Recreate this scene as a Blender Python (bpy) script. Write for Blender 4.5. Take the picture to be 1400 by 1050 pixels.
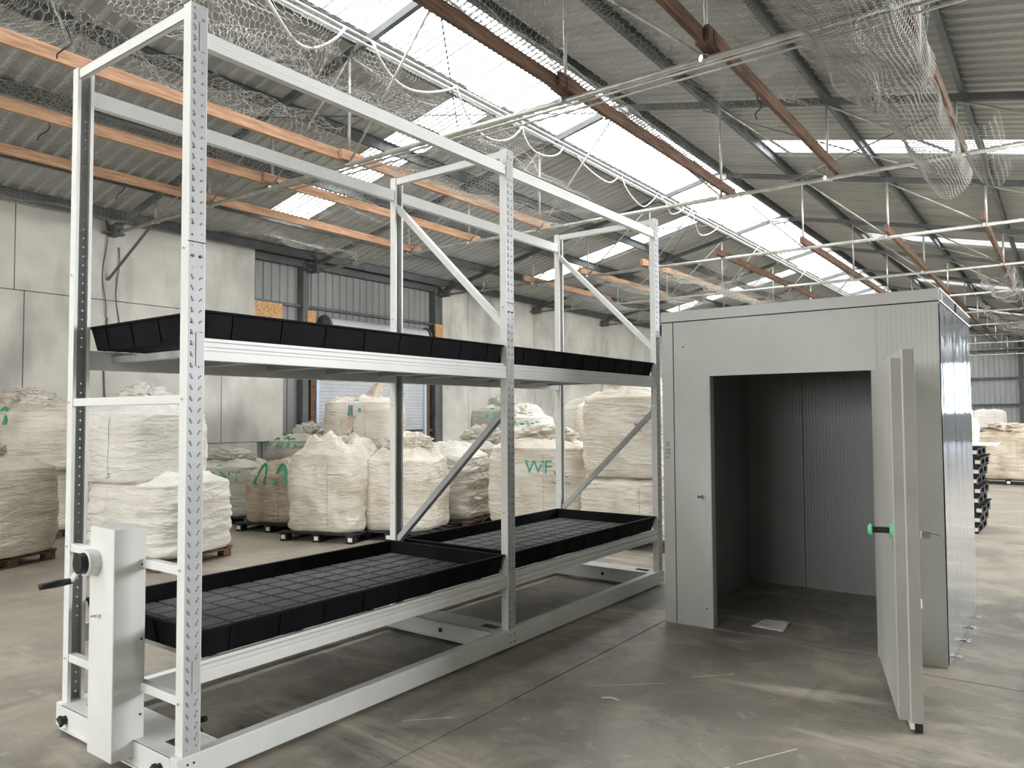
import bpy, math, random
import numpy as np
from mathutils import Vector, Matrix, noise
from mathutils.bvhtree import BVHTree

# ------------------------------------------------------------------ camera, world, light, exposure
for o in list(bpy.data.objects): bpy.data.objects.remove(o)
scene = bpy.context.scene
COL = scene.collection
YAW, PIT, ROL, FPX = 0.6325, 0.0408, -0.0056, 1034.2767
fw = Vector((-math.sin(YAW)*math.cos(PIT), math.cos(YAW)*math.cos(PIT), math.sin(PIT)))
rt = Vector((math.cos(YAW), math.sin(YAW), 0))
up = rt.cross(fw)
rt2 = rt*math.cos(ROL) + up*math.sin(ROL)
up2 = up*math.cos(ROL) - rt*math.sin(ROL)
cd = bpy.data.cameras.new('camera'); cam = bpy.data.objects.new('camera', cd); COL.objects.link(cam)
cd.sensor_width = 36; cd.lens = FPX/1400*36; cd.clip_start = .05; cd.clip_end = 300
cam.matrix_world = Matrix((( rt2.x, up2.x, -fw.x, 0), (rt2.y, up2.y, -fw.y, 0), (rt2.z, up2.z, -fw.z, 1.65), (0, 0, 0, 1)))
scene.camera = cam
w = bpy.data.worlds.new('sky'); scene.world = w; w.use_nodes = True
w.node_tree.nodes['Background'].inputs[0].default_value = (.88, .93, 1, 1)
w.node_tree.nodes['Background'].inputs[1].default_value = 1.6
SKY_STRENGTH = 17.0         # translucent roof sheets lit by the daylight above
def area(name, loc, target, sx, sy, power, col):
    l = bpy.data.lights.new(name, 'AREA'); l.shape = 'RECTANGLE'; l.size = sx; l.size_y = sy; l.energy = power; l.color = col
    o = bpy.data.objects.new(name, l); COL.objects.link(o); o.location = loc
    o.rotation_euler = (Vector(target)-Vector(loc)).to_track_quat('-Z', 'Y').to_euler(); return o
area('unseen_back_daylight', (-5.2, -7.9, 3.1), (-5.2, 0, 2.6), 9.0, 2.9, 450, (1, .98, .94))  # unseen opening behind; set high to darken the floor under the rack
area('added_right_daylight', (9.0, 12.5, 3.2), (0, 12.5, 2.2), 11.0, 2.5, 1900, (.97, .98, 1))  # unseen opening, added to light right-facing sides; set high to spare the floor
area('daylight_far_window', (4.6, 50.2, 3.05), (4.6, 0, 3.0), 3.6, 2.7, 120, (.50, .74, 1))
vs = scene.view_settings
vs.view_transform = 'Standard'; vs.look = 'None'; vs.exposure = 0.42; vs.gamma = 1; vs.use_curve_mapping = False

# ------------------------------------------------------------------ helpers
class MB:
    def __init__(s): s.v = []; s.f = []
    def add(s, vs_, fs):
        n = len(s.v); s.v += [tuple(p) for p in vs_]; s.f += [tuple(i+n for i in f) for f in fs]; return s
    def box(s, x0, x1, y0, y1, z0, z1):
        return s.add([(x0,y0,z0),(x1,y0,z0),(x1,y1,z0),(x0,y1,z0),(x0,y0,z1),(x1,y0,z1),(x1,y1,z1),(x0,y1,z1)],
              [(0,3,2,1),(4,5,6,7),(0,1,5,4),(1,2,6,5),(2,3,7,6),(3,0,4,7)])
    def beam(s, p, q, a, b, upv=(0,0,1)):        # rectangular bar p->q, a wide (side), b high
        p = Vector(p); q = Vector(q); d = (q-p).normalized(); u = Vector(upv)
        sd = d.cross(u)
        if sd.length < 1e-4: sd = d.cross(Vector((1,0,0)))
        sd.normalize(); u = sd.cross(d)
        c = [p+sd*i*a/2+u*j*b/2 for i,j in ((-1,-1),(1,-1),(1,1),(-1,1))] + [q+sd*i*a/2+u*j*b/2 for i,j in ((-1,-1),(1,-1),(1,1),(-1,1))]
        return s.add(c, [(0,3,2,1),(4,5,6,7),(0,1,5,4),(1,2,6,5),(2,3,7,6),(3,0,4,7)])
    def tube(s, pts, r, n=8, cap=True):
        pts = [Vector(p) for p in pts]; rings = []; prev = None
        for i, p in enumerate(pts):
            d = (pts[min(i+1,len(pts)-1)]-pts[max(i-1,0)]).normalized()
            if prev is None:
                a = d.orthogonal().normalized()
            else:
                a = (prev-d*prev.dot(d)).normalized()
            prev = a; b = d.cross(a)
            rr = r[i] if isinstance(r, (list, tuple)) else r
            rings.append([p+(a*math.cos(2*math.pi*k/n)+b*math.sin(2*math.pi*k/n))*rr for k in range(n)])
        vs_ = [q for R in rings for q in R]; fs = []
        for i in range(len(rings)-1):
            for k in range(n):
                k2 = (k+1) % n; fs.append((i*n+k, i*n+k2, (i+1)*n+k2, (i+1)*n+k))
        if cap: fs += [tuple(range(n))[::-1], tuple(range((len(rings)-1)*n, len(rings)*n))]
        return s.add(vs_, fs)
    def prism(s, poly, o, ex, ey, ez, h):         # 2-D polygon in ex,ey at origin o extruded h along ez
        o = Vector(o); ex = Vector(ex); ey = Vector(ey); ez = Vector(ez); n = len(poly)
        a = [o+ex*x+ey*y for x,y in poly]; b = [p+ez*h for p in a]
        return s.add(a+b, [tuple(range(n))[::-1], tuple(range(n,2*n))]+[(i,(i+1)%n,(i+1)%n+n,i+n) for i in range(n)])
    def quads(s, fn, nu, nv):
        vs_ = [fn(i/nu, j/nv) for j in range(nv+1) for i in range(nu+1)]
        return s.add(vs_, [(j*(nu+1)+i, j*(nu+1)+i+1, (j+1)*(nu+1)+i+1, (j+1)*(nu+1)+i) for j in range(nv) for i in range(nu)])
    def mesh(s, name, mat, smooth=False):
        me = bpy.data.meshes.new(name); me.from_pydata(s.v, [], s.f); me.materials.append(mat)
        if smooth: me.polygons.foreach_set('use_smooth', [True]*len(me.polygons))
        me.update(); return me
    def build(s, name, mat, parent=None, smooth=False, bevel=0, loc=None, label=None):
        return obj(name, s.mesh(name, mat, smooth), parent, bevel, loc, label)
def obj(name, me, parent=None, bevel=0, loc=None, label=None):
    o = bpy.data.objects.new(name, me); COL.objects.link(o)
    if loc is not None: o.location = loc
    if parent is not None:
        o.parent = parent
        if parent.get('worldparts'): o.matrix_parent_inverse = Matrix.Translation(-parent.location)
    if bevel:
        m = o.modifiers.new('bevel', 'BEVEL'); m.width = bevel; m.segments = 2; m.limit_method = 'ANGLE'; m.angle_limit = .7
    if label: o['label'] = label
    return o
def tag(o, label, cat, group=None):
    o['label'] = label; o['category'] = cat
    if group: o['group'] = group
    return o
def thing(name, label, cat, loc=(0,0,0), rz=0, group=None, world=True):
    o = bpy.data.objects.new(name, None); COL.objects.link(o); o.location = loc; o.rotation_euler = (0,0,rz); o.empty_display_size = .1
    if world: o['worldparts'] = 1
    return tag(o, label, cat, group)
def setting(name, loc=(0,0,0)):
    o = bpy.data.objects.new(name, None); COL.objects.link(o); o.location = loc; o['kind'] = 'structure'; o.empty_display_size = .1
    return o

# ------------------------------------------------------------------ materials
def mat(name, col, rough=.6, metal=0, spec=.5):
    m = bpy.data.materials.new(name); m.use_nodes = True; b = m.node_tree.nodes['Principled BSDF']
    b.inputs['Base Color'].default_value = (*col, 1); b.inputs['Roughness'].default_value = rough
    b.inputs['Metallic'].default_value = metal; b.inputs['Specular IOR Level'].default_value = spec
    return m
def nd(m, t, **k):
    n = m.node_tree.nodes.new(t)
    for a, v in k.items(): setattr(n, a, v)
    return n
def lk(m, a, b): m.node_tree.links.new(a, b)
def noise_mat(name, c1, c2, scale=3, stretch=(1,1,1), rough=.6, metal=0, bump=0, bscale=None, detail=6, lo=.35, hi=.65, spec=.5, bstretch=None, world=False):
    m = mat(name, c1, rough, metal, spec); b = m.node_tree.nodes['Principled BSDF']
    tc = nd(m, 'ShaderNodeTexCoord'); mp = nd(m, 'ShaderNodeMapping'); mp.inputs['Scale'].default_value = stretch
    if world:
        g = nd(m, 'ShaderNodeNewGeometry'); lk(m, g.outputs['Position'], mp.inputs['Vector'])
    else: lk(m, tc.outputs['Object'], mp.inputs['Vector'])
    n = nd(m, 'ShaderNodeTexNoise'); n.inputs['Scale'].default_value = scale; n.inputs['Detail'].default_value = detail; n.inputs['Roughness'].default_value = .6
    lk(m, mp.outputs[0], n.inputs['Vector'])
    r = nd(m, 'ShaderNodeValToRGB'); r.color_ramp.elements[0].position = lo; r.color_ramp.elements[1].position = hi
    r.color_ramp.elements[0].color = (*c1, 1); r.color_ramp.elements[1].color = (*c2, 1)
    lk(m, n.outputs['Fac'], r.inputs['Fac']); lk(m, r.outputs['Color'], b.inputs['Base Color'])
    if bump:
        n2 = nd(m, 'ShaderNodeTexNoise'); n2.inputs['Scale'].default_value = bscale or scale; n2.inputs['Detail'].default_value = 5
        mp2 = nd(m, 'ShaderNodeMapping'); mp2.inputs['Scale'].default_value = bstretch or stretch
        lk(m, (g.outputs['Position'] if world else tc.outputs['Object']), mp2.inputs['Vector']); lk(m, mp2.outputs[0], n2.inputs['Vector'])
        bp = nd(m, 'ShaderNodeBump'); bp.inputs['Strength'].default_value = bump; bp.inputs['Distance'].default_value = .02
        lk(m, n2.outputs['Fac'], bp.inputs['Height']); lk(m, bp.outputs[0], b.inputs['Normal'])
    return m
M = {}
M['white'] = noise_mat('white_powder_coat', (.72,.73,.70), (.78,.79,.76), 3, rough=.42, bump=.03, bscale=60)
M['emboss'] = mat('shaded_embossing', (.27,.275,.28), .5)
M['shaded_grey'] = noise_mat('shaded_grey_coat', (.44,.45,.45), (.51,.52,.52), 5, rough=.42)  # greyed rack coat: shading of the post webs put into the colour
M['galv'] = noise_mat('galvanised_steel', (.42,.43,.43), (.58,.59,.59), 14, rough=.38, metal=.75)
M['pipe'] = noise_mat('galvanised_pipe', (.36,.36,.33), (.56,.55,.50), 6, rough=.42, metal=.5)
M['dark_steel'] = noise_mat('dull_painted_steel', (.075,.08,.078), (.13,.135,.13), 4, rough=.65)
M['rafter'] = noise_mat('grey_rafter_steel', (.075,.082,.082), (.12,.128,.125), 3, rough=.6)
M['black'] = mat('black_plastic', (.012,.012,.013), .38)
M['black_rubber'] = mat('black_rubber', (.015,.015,.015), .6)
M['tray'] = noise_mat('black_tray_plastic', (.004,.004,.005), (.009,.009,.011), 6, rough=.6, spec=.07)
M['pad'] = noise_mat('dusty_black_tray_floor', (.030,.034,.033), (.12,.128,.125), 3, rough=.5, lo=.3, hi=.8, world=True)
M['hole'] = mat('dark_hole', (.01,.01,.01), .9)
M['brown_timber'] = noise_mat('weathered_brown_timber', (.065,.036,.022), (.19,.11,.068), 6, (6,.5,6), rough=.8, bump=.2, bscale=25)
M['orange_timber'] = noise_mat('fresh_pine_timber', (.31,.16,.085), (.54,.33,.20), 5, (6,.5,6), rough=.75, bump=.15, bscale=25)
M['pallet_wood'] = noise_mat('old_pallet_wood', (.10,.055,.035), (.20,.12,.08), 6, (2,2,8), rough=.85)
M['osb'] = noise_mat('chipboard', (.38,.20,.08), (.66,.42,.20), 26, rough=.85, lo=.4, hi=.6)
M['wire'] = noise_mat('galvanised_wire', (.22,.215,.19), (.46,.445,.40), 1.5, rough=.5, metal=.2)
M['cladding'] = noise_mat('grey_wall_cladding', (.20,.21,.20), (.28,.29,.275), .8, (1,1,.4), rough=.6)
M['far_clad'] = noise_mat('pale_wall_cladding', (.34,.35,.345), (.42,.43,.42), .8, (1,1,.4), rough=.6)
M['roof'] = noise_mat('grey_roof_sheeting', (.36,.37,.35), (.48,.485,.46), .7, rough=.55, bump=0)
M['roller'] = noise_mat('roller_door_steel', (.50,.52,.54), (.60,.62,.63), 2, rough=.5)
M['guide'] = mat('pale_blue_door_guide', (.55,.66,.78), .5)
M['green'] = mat('green_strap', (.05,.36,.20), .7)
M['dkgreen'] = mat('green_marker_ink', (.05,.38,.25), .8)
M['bluestrap'] = mat('blue_grey_strap', (.16,.20,.27), .7)
M['ink'] = mat('black_marker_ink', (.03,.03,.035), .8)
M['pencil'] = mat('grey_marker_ink', (.16,.16,.16), .8)
M['paper'] = noise_mat('white_paper', (.72,.71,.68), (.80,.79,.76), 8, rough=.8)
M['chrome'] = mat('chrome', (.72,.72,.70), .2, 1)
M['mint'] = mat('mint_green_plastic', (.16,.72,.34), .4)
M['dust'] = mat('dusty_cable', (.10,.10,.095), .8)
M['hose'] = noise_mat('grey_white_hose', (.55,.54,.50), (.75,.74,.70), 5, rough=.6)
M['label_tape'] = mat('white_tag', (.8,.8,.78), .6)

def concrete_wall():
    m = noise_mat('precast_concrete', (.44,.425,.37), (.68,.66,.60), .55, (1,1,1.6), rough=.85, bump=.25, bscale=14, lo=.3, hi=.68, detail=10, world=True)
    nt = m.node_tree; b = nt.nodes['Principled BSDF']
    src = b.inputs['Base Color'].links[0].from_socket
    n = nd(m, 'ShaderNodeTexNoise'); n.inputs['Scale'].default_value = 1.6; n.inputs['Detail'].default_value = 8
    g = nd(m, 'ShaderNodeNewGeometry'); mp = nd(m, 'ShaderNodeMapping'); mp.inputs['Scale'].default_value = (1,1,.35)
    lk(m, g.outputs['Position'], mp.inputs[0]); lk(m, mp.outputs[0], n.inputs['Vector'])
    r = nd(m, 'ShaderNodeValToRGB'); r.color_ramp.elements[0].position = .50; r.color_ramp.elements[1].position = .72
    r.color_ramp.elements[0].color = (0,0,0,1); r.color_ramp.elements[1].color = (.75,.75,.75,1)
    lk(m, n.outputs['Fac'], r.inputs[0])
    mx = nd(m, 'ShaderNodeMix', data_type='RGBA'); mx.inputs[7].default_value = (.30,.29,.26,1)
    lk(m, r.outputs[0], mx.inputs[0]); lk(m, src, mx.inputs[6]); lk(m, mx.outputs[2], b.inputs['Base Color'])
    return m
M['concrete'] = concrete_wall()

def floor_mat():
    m = mat('stained_concrete_floor', (.2,.18,.15), .5); nt = m.node_tree; b = nt.nodes['Principled BSDF']
    g = nd(m, 'ShaderNodeNewGeometry')
    def nz(scale, st=(1,1,1), det=8, rot=0, rough=.62):
        mp = nd(m, 'ShaderNodeMapping'); mp.inputs['Scale'].default_value = st; mp.inputs['Rotation'].default_value = (0,0,rot)
        lk(m, g.outputs['Position'], mp.inputs[0])
        n = nd(m, 'ShaderNodeTexNoise'); n.inputs['Scale'].default_value = scale; n.inputs['Detail'].default_value = det; n.inputs['Roughness'].default_value = rough
        n.inputs['Distortion'].default_value = .6
        lk(m, mp.outputs[0], n.inputs['Vector']); return n.outputs['Fac']
    def ramp(s, a, c):
        r = nd(m, 'ShaderNodeValToRGB'); r.color_ramp.elements[0].position = a; r.color_ramp.elements[1].position = c
        r.color_ramp.elements[0].color = (0,0,0,1); r.color_ramp.elements[1].color = (1,1,1,1); lk(m, s, r.inputs[0]); return r.outputs[0]
    def mix(f, a, c):
        x = nd(m, 'ShaderNodeMix', data_type='RGBA')
        lk(m, f, x.inputs[0])
        for s, i in ((a,6),(c,7)):
            if isinstance(s, tuple): x.inputs[i].default_value = (*s,1)
            else: lk(m, s, x.inputs[i])
        return x.outputs[2]
    c = mix(ramp(nz(.75), .34, .66), (.155,.145,.125), (.315,.285,.235))
    c = mix(ramp(nz(2.2, (1,1,1), 10), .48, .72), c, (.42,.375,.30))
    c = mix(ramp(nz(.9, (.5,2.2,1), 9, .7), .56, .72), c, (.60,.545,.45))
    c = mix(ramp(nz(1.3, (1.6,.5,1), 9, -.5), .60, .74), c, (.13,.122,.105))
    c = mix(ramp(nz(7, (1,1,1), 12, 0, .75), .56, .74), c, (.44,.405,.345))
    c = mix(ramp(nz(16, (.4,1.6,1), 8, .4, .7), .60, .72), c, (.11,.10,.088))
    c = mix(ramp(nz(45, (1,1,1), 4), .70, .76), c, (.50,.47,.41))
    # the slab is paler on the bag side of the hall and far down it
    sp = nd(m, 'ShaderNodeSeparateXYZ'); lk(m, g.outputs['Position'], sp.inputs[0])
    mr = nd(m, 'ShaderNodeMapRange'); mr.inputs[1].default_value = -3.6; mr.inputs[2].default_value = -6.5; lk(m, sp.outputs[0], mr.inputs[0])
    mr2 = nd(m, 'ShaderNodeMapRange'); mr2.inputs[1].default_value = 7; mr2.inputs[2].default_value = 13; lk(m, sp.outputs[1], mr2.inputs[0])
    mxx = nd(m, 'ShaderNodeMath', operation='MAXIMUM'); lk(m, mr.outputs[0], mxx.inputs[0]); lk(m, mr2.outputs[0], mxx.inputs[1])
    ml = nd(m, 'ShaderNodeMath', operation='MULTIPLY'); ml.inputs[1].default_value = .5; lk(m, mxx.outputs[0], ml.inputs[0])
    c = mix(ml.outputs[0], c, mix(ramp(nz(1.7, (1,1,1), 9), .3, .7), (.32,.285,.225), (.52,.47,.385)))
    lk(m, c, b.inputs['Base Color'])
    rr = nd(m, 'ShaderNodeMapRange'); rr.inputs[3].default_value = .34; rr.inputs[4].default_value = .62
    lk(m, nz(1.4), rr.inputs[0]); lk(m, rr.outputs[0], b.inputs['Roughness'])
    bp = nd(m, 'ShaderNodeBump'); bp.inputs['Strength'].default_value = .12; bp.inputs['Distance'].default_value = .01
    lk(m, nz(30), bp.inputs['Height']); lk(m, bp.outputs[0], b.inputs['Normal'])
    return m
M['floor'] = floor_mat()

def skylight_mat(name, pitch, k=1.0):
    m = bpy.data.materials.new(name); m.use_nodes = True; nt = m.node_tree; b = nt.nodes['Principled BSDF']
    b.inputs['Base Color'].default_value = (.10,.105,.105,1); b.inputs['Roughness'].default_value = .5
    g = nd(m, 'ShaderNodeNewGeometry'); mp = nd(m, 'ShaderNodeMapping'); mp.inputs['Scale'].default_value = (.5,9,.5)
    lk(m, g.outputs['Position'], mp.inputs[0])
    n = nd(m, 'ShaderNodeTexNoise'); n.inputs['Scale'].default_value = 1.2; n.inputs['Detail'].default_value = 5; lk(m, mp.outputs[0], n.inputs['Vector'])
    n2 = nd(m, 'ShaderNodeTexNoise'); n2.inputs['Scale'].default_value = 14; n2.inputs['Detail'].default_value = 6; lk(m, g.outputs['Position'], n2.inputs['Vector'])
    sp = nd(m, 'ShaderNodeSeparateXYZ'); lk(m, g.outputs['Normal'], sp.inputs[0])
    ab = nd(m, 'ShaderNodeMath', operation='ABSOLUTE'); lk(m, sp.outputs[1], ab.inputs[0])    # rib flanks let less light through
    r0 = nd(m, 'ShaderNodeMapRange'); r0.inputs[1].default_value = .1; r0.inputs[2].default_value = .55; r0.inputs[3].default_value = 1; r0.inputs[4].default_value = .045; lk(m, ab.outputs[0], r0.inputs[0])
    r1 = nd(m, 'ShaderNodeMapRange'); r1.inputs[1].default_value = .3; r1.inputs[2].default_value = .7; r1.inputs[3].default_value = .62; r1.inputs[4].default_value = 1.1; lk(m, n.outputs['Fac'], r1.inputs[0])
    r2 = nd(m, 'ShaderNodeMapRange'); r2.inputs[1].default_value = .35; r2.inputs[2].default_value = .65; r2.inputs[3].default_value = .75; r2.inputs[4].default_value = 1.1; lk(m, n2.outputs['Fac'], r2.inputs[0])
    a = nd(m, 'ShaderNodeMath', operation='MULTIPLY'); lk(m, r0.outputs[0], a.inputs[0]); lk(m, r1.outputs[0], a.inputs[1])
    c = nd(m, 'ShaderNodeMath', operation='MULTIPLY'); lk(m, a.outputs[0], c.inputs[0]); lk(m, r2.outputs[0], c.inputs[1])
    d = nd(m, 'ShaderNodeMath', operation='MULTIPLY'); lk(m, c.outputs[0], d.inputs[0]); d.inputs[1].default_value = SKY_STRENGTH*k
    lk(m, d.outputs[0], b.inputs['Emission Strength']); b.inputs['Emission Color'].default_value = (.97,.985,1,1)
    return m
M['skylight'] = skylight_mat('translucent_roof_sheet', .1)

def bag_mat(name, c1, c2, weave=True):
    m = mat(name, c1, .75, 0, .3); b = m.node_tree.nodes['Principled BSDF']; tc = nd(m, 'ShaderNodeTexCoord')
    def nz(scale, st, det=6, dist=0):
        mp = nd(m, 'ShaderNodeMapping'); mp.inputs['Scale'].default_value = st; lk(m, tc.outputs['Object'], mp.inputs[0])
        n = nd(m, 'ShaderNodeTexNoise'); n.inputs['Scale'].default_value = scale; n.inputs['Detail'].default_value = det; n.inputs['Distortion'].default_value = dist
        lk(m, mp.outputs[0], n.inputs['Vector']); return n.outputs['Fac']
    r = nd(m, 'ShaderNodeValToRGB'); r.color_ramp.elements[0].position = .32; r.color_ramp.elements[1].position = .62
    r.color_ramp.elements[0].color = (*c1,1); r.color_ramp.elements[1].color = (*c2,1); lk(m, nz(2.3, (1,1,1.2), 8), r.inputs[0])
    lk(m, r.outputs[0], b.inputs['Base Color'])
    b1 = nd(m, 'ShaderNodeBump'); b1.inputs['Strength'].default_value = .8; b1.inputs['Distance'].default_value = .05; lk(m, nz(2.4, (1,1,6), 4, 1.4), b1.inputs['Height'])
    b2 = nd(m, 'ShaderNodeBump'); b2.inputs['Strength'].default_value = .6; b2.inputs['Distance'].default_value = .022; lk(m, nz(9, (1,1,3), 4, 1.2), b2.inputs['Height'])
    lk(m, b1.outputs[0], b2.inputs['Normal']); lk(m, b2.outputs[0], b.inputs['Normal'])
    return m
BAGM = {'cream': bag_mat('cream_woven_bag', (.60,.535,.43), (.80,.755,.66)),
        'white': bag_mat('white_woven_bag', (.72,.685,.61), (.86,.835,.77)),
        'tan': bag_mat('tan_woven_bag', (.37,.29,.20), (.64,.56,.45)),
        'grey': bag_mat('greyish_woven_bag', (.44,.42,.365), (.60,.575,.50))}

def panel_mat(name, c1, c2, pitch=.03, bump=.25, rough=.45):
    m = noise_mat(name, c1, c2, .9, (1,1,.7), rough=rough, detail=7, world=True); b = m.node_tree.nodes['Principled BSDF']
    g = nd(m, 'ShaderNodeNewGeometry'); sp = nd(m, 'ShaderNodeSeparateXYZ'); lk(m, g.outputs['Position'], sp.inputs[0])
    ad = nd(m, 'ShaderNodeMath', operation='ADD'); lk(m, sp.outputs[0], ad.inputs[0]); lk(m, sp.outputs[1], ad.inputs[1])
    mu = nd(m, 'ShaderNodeMath', operation='MULTIPLY'); mu.inputs[1].default_value = 2*math.pi/pitch; lk(m, ad.outputs[0], mu.inputs[0])
    sn = nd(m, 'ShaderNodeMath', operation='SINE'); lk(m, mu.outputs[0], sn.inputs[0])
    bp = nd(m, 'ShaderNodeBump'); bp.inputs['Strength'].default_value = bump; bp.inputs['Distance'].default_value = .0012
    lk(m, sn.outputs[0], bp.inputs['Height']); lk(m, bp.outputs[0], b.inputs['Normal']); return m
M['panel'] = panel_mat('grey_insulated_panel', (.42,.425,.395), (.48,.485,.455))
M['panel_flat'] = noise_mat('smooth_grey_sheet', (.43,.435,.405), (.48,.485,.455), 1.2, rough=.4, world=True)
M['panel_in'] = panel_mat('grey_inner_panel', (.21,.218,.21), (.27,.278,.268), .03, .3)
M['door_skin'] = noise_mat('pale_grey_door_skin', (.50,.50,.455), (.58,.575,.525), 2, (1,1,.4), rough=.42)
M['door_edge'] = noise_mat('dull_grey_door_edge', (.36,.345,.31), (.42,.40,.36), 3, rough=.5)
m = bpy.data.materials.new('glossy_plastic_film'); m.use_nodes = True; M['film'] = m
b = m.node_tree.nodes['Principled BSDF']; b.inputs['Base Color'].default_value = (.17,.19,.22,1); b.inputs['Roughness'].default_value = .10
b.inputs['Metallic'].default_value = .0; b.inputs['Coat Weight'].default_value = 1; b.inputs['Coat Roughness'].default_value = .05
tc = nd(m, 'ShaderNodeTexCoord'); mp = nd(m, 'ShaderNodeMapping'); mp.inputs['Scale'].default_value = (3,5,.7); lk(m, tc.outputs['Object'], mp.inputs[0])
n = nd(m, 'ShaderNodeTexNoise'); n.inputs['Scale'].default_value = 1.6; n.inputs['Detail'].default_value = 3; n.inputs['Distortion'].default_value = .6; lk(m, mp.outputs[0], n.inputs['Vector'])
bp = nd(m, 'ShaderNodeBump'); bp.inputs['Strength'].default_value = .25; bp.inputs['Distance'].default_value = .01; lk(m, n.outputs['Fac'], bp.inputs['Height'])
lk(m, bp.outputs[0], b.inputs['Normal']); lk(m, bp.outputs[0], b.inputs['Coat Normal'])

rnd = random.Random(7)
# ================================================================== SETTING
XW, XR, XV, XE = -12.8, -5.49, 1.82, 9.1       # left wall, ridge, valley, right end
ZE, SL = 4.98, .22
ZR = ZE+SL*(XR-XW)
def roof_z(x): return ZE+SL*(x-XW) if x < XR else (ZR-SL*(x-XR) if x < XV else ZE+SL*(x-XV))
YB, YF = -8.0, 50.0

# floor slabs with recessed joints
floor = setting('floor'); floor['worldparts'] = 1
MB().box(XW-.30, XW-.24, YB-.3, YF+.3, 0, ZE+.05).build('outer_cladding', M['cladding'], wl) if 0 else MB().box(XW-.4, XE+.4, YB-.4, YF+.4, -.30, -.13).build('sub_base', M['dark_steel'], floor)
xs = [XW-.2, -7.7, -2.64, 2.4, XE]
for i in range(4):
    y0 = 4.84 if xs[i] < -3 else 5.44
    ys = [YB] + [y0+6.0*k for k in range(-2, 8) if YB < y0+6*k < YF] + [YF]
    for a, c in zip(ys[:-1], ys[1:]):
        g = .005
        x0, x1, y_0, y_1 = xs[i]+g, xs[i+1]-g, a+g, c-g
        e = .0006
        MB().add([(x0,y_0,-.13),(x1,y_0,-.13),(x1,y_1,-.13),(x0,y_1,-.13),(x0,y_0,-e),(x1,y_0,-e),(x1,y_1,-e),(x0,y_1,-e),
                  (x0+e,y_0+e,0),(x1-e,y_0+e,0),(x1-e,y_1-e,0),(x0+e,y_1-e,0)],
                 [(0,3,2,1),(8,9,10,11),(0,1,5,4),(1,2,6,5),(2,3,7,6),(3,0,4,7),(4,5,9,8),(5,6,10,9),(6,7,11,10),(7,4,8,11)]).build('slab', M['floor'], floor)

for a, c, w_ in (((-2.394,4.037),(-2.031,4.355),.006),((-1.30,3.55),(-1.12,3.88),.006),((-1.42,3.35),(-1.32,3.50),.005),((-1.95,4.55),(-1.75,4.75),.008),((-2.75,3.2),(-2.95,3.0),.005)):
    MB().beam((a[0],a[1],.0004), (c[0],c[1],.0004), w_, .0006).build('scratch_mark', M['hose'], floor)
# roof sheets: one mesh per kind, copied along the hall
ceiling = setting('ceiling'); ceiling['worldparts'] = 1
SW = .825
def sheet_mesh(name, xa, xb, nr, mt, depth=.032):
    p = SW/nr; prof = []
    for k in range(nr):
        o = k*p
        if nr > 5: prof += [(o,0),(o+p*.25,-depth*.1),(o+p*.5,-depth),(o+p*.75,-depth*.1)]
        else: prof += [(o, 0), (o+p*.60, 0), (o+p*.70, -depth), (o+p*.88, -depth)]
    prof.append((SW, 0))
    v = []; f = []
    for x in (xa, xb):
        z = roof_z(x+(1e-4 if xa < xb else -1e-4)*(1 if x == xa else -1))
        for t in (0, .012): v += [(x, y, z+.05+d+t) for y, d in prof]
    n = len(prof)
    for i in range(n-1):
        f += [(i, i+1, 2*n+i+1, 2*n+i), (n+i+1, n+i, 3*n+i, 3*n+i+1)]
    return MB().add(v, f).mesh(name, mt)
sm_L = sheet_mesh('roof_sheet', XW-.32, -6.79, 4, M['roof'])
sm_L0 = sheet_mesh('roof_sheet', XW-.32, -11.4, 4, M['roof'])
sm_Ls = sheet_mesh('skylight_panel', -11.4, -6.79, 8, M['skylight'], .02)
sm_rg = sheet_mesh('skylight_panel', -6.79, XR, 8, M['skylight'], .02)
sm_R = sheet_mesh('roof_sheet', XR, XV, 4, M['roof'])
sm_R0 = sheet_mesh('roof_sheet', XR, -4.1, 4, M['roof'])
sm_Rs = sheet_mesh('skylight_panel', -4.1, XV, 8, M['skylight'], .02)
sm_2 = sheet_mesh('roof_sheet', XV, 7.8, 4, M['roof'])
sm_20 = sheet_mesh('roof_sheet', XV, 3.2, 4, M['roof'])
sm_2s = sheet_mesh('skylight_panel', 3.2, 7.8, 8, M['skylight'], .02)  # strips in the unseen roof, added to light right-facing sides
sm_2r = sheet_mesh('roof_sheet', 7.8, XE+.1, 4, M['roof'])
for k in range(-10, 61):
    y = SW*k
    def put(me, yy, nm): obj(nm, me, ceiling, loc=(0, yy, 0))
    if k % 10 == 0 and k > 0: put(sm_L0, y, 'roof_sheet'); put(sm_Ls, y, 'skylight_panel')
    else: put(sm_L, y, 'roof_sheet')
    put(sm_rg, y, 'skylight_panel')
    if k % 10 == 5 and k > 6: put(sm_R0, y+.4, 'roof_sheet'); put(sm_Rs, y+.4, 'skylight_panel')
    else: put(sm_R, y+.4, 'roof_sheet')
    put(sm_2r, y, 'roof_sheet')
    if k % 10 == 0 and k > 0: put(sm_20, y, 'roof_sheet'); put(sm_2s, y, 'skylight_panel')
    else: put(sm_2, y, 'roof_sheet')
# ridge cap
MB().beam((XR, YB, ZR+.09), (XR, YF, ZR+.09), .36, .02).build('ridge_cap', M['roof'], ceiling)
# purlins (C sections)
for x in (-12.55, -11.4, -9.95, -8.5, -6.83, -5.42, -4.1, -2.47, -.9, .6):
    z = roof_z(x)
    MB().box(x-.028, x-.020, YB, YF, z-.145, z+.02).box(x-.028, x+.03, YB, YF, z-.150, z-.142).box(x-.028, x+.03, YB, YF, z+.015, z+.022).build('purlin', M['rafter'], ceiling)

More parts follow.
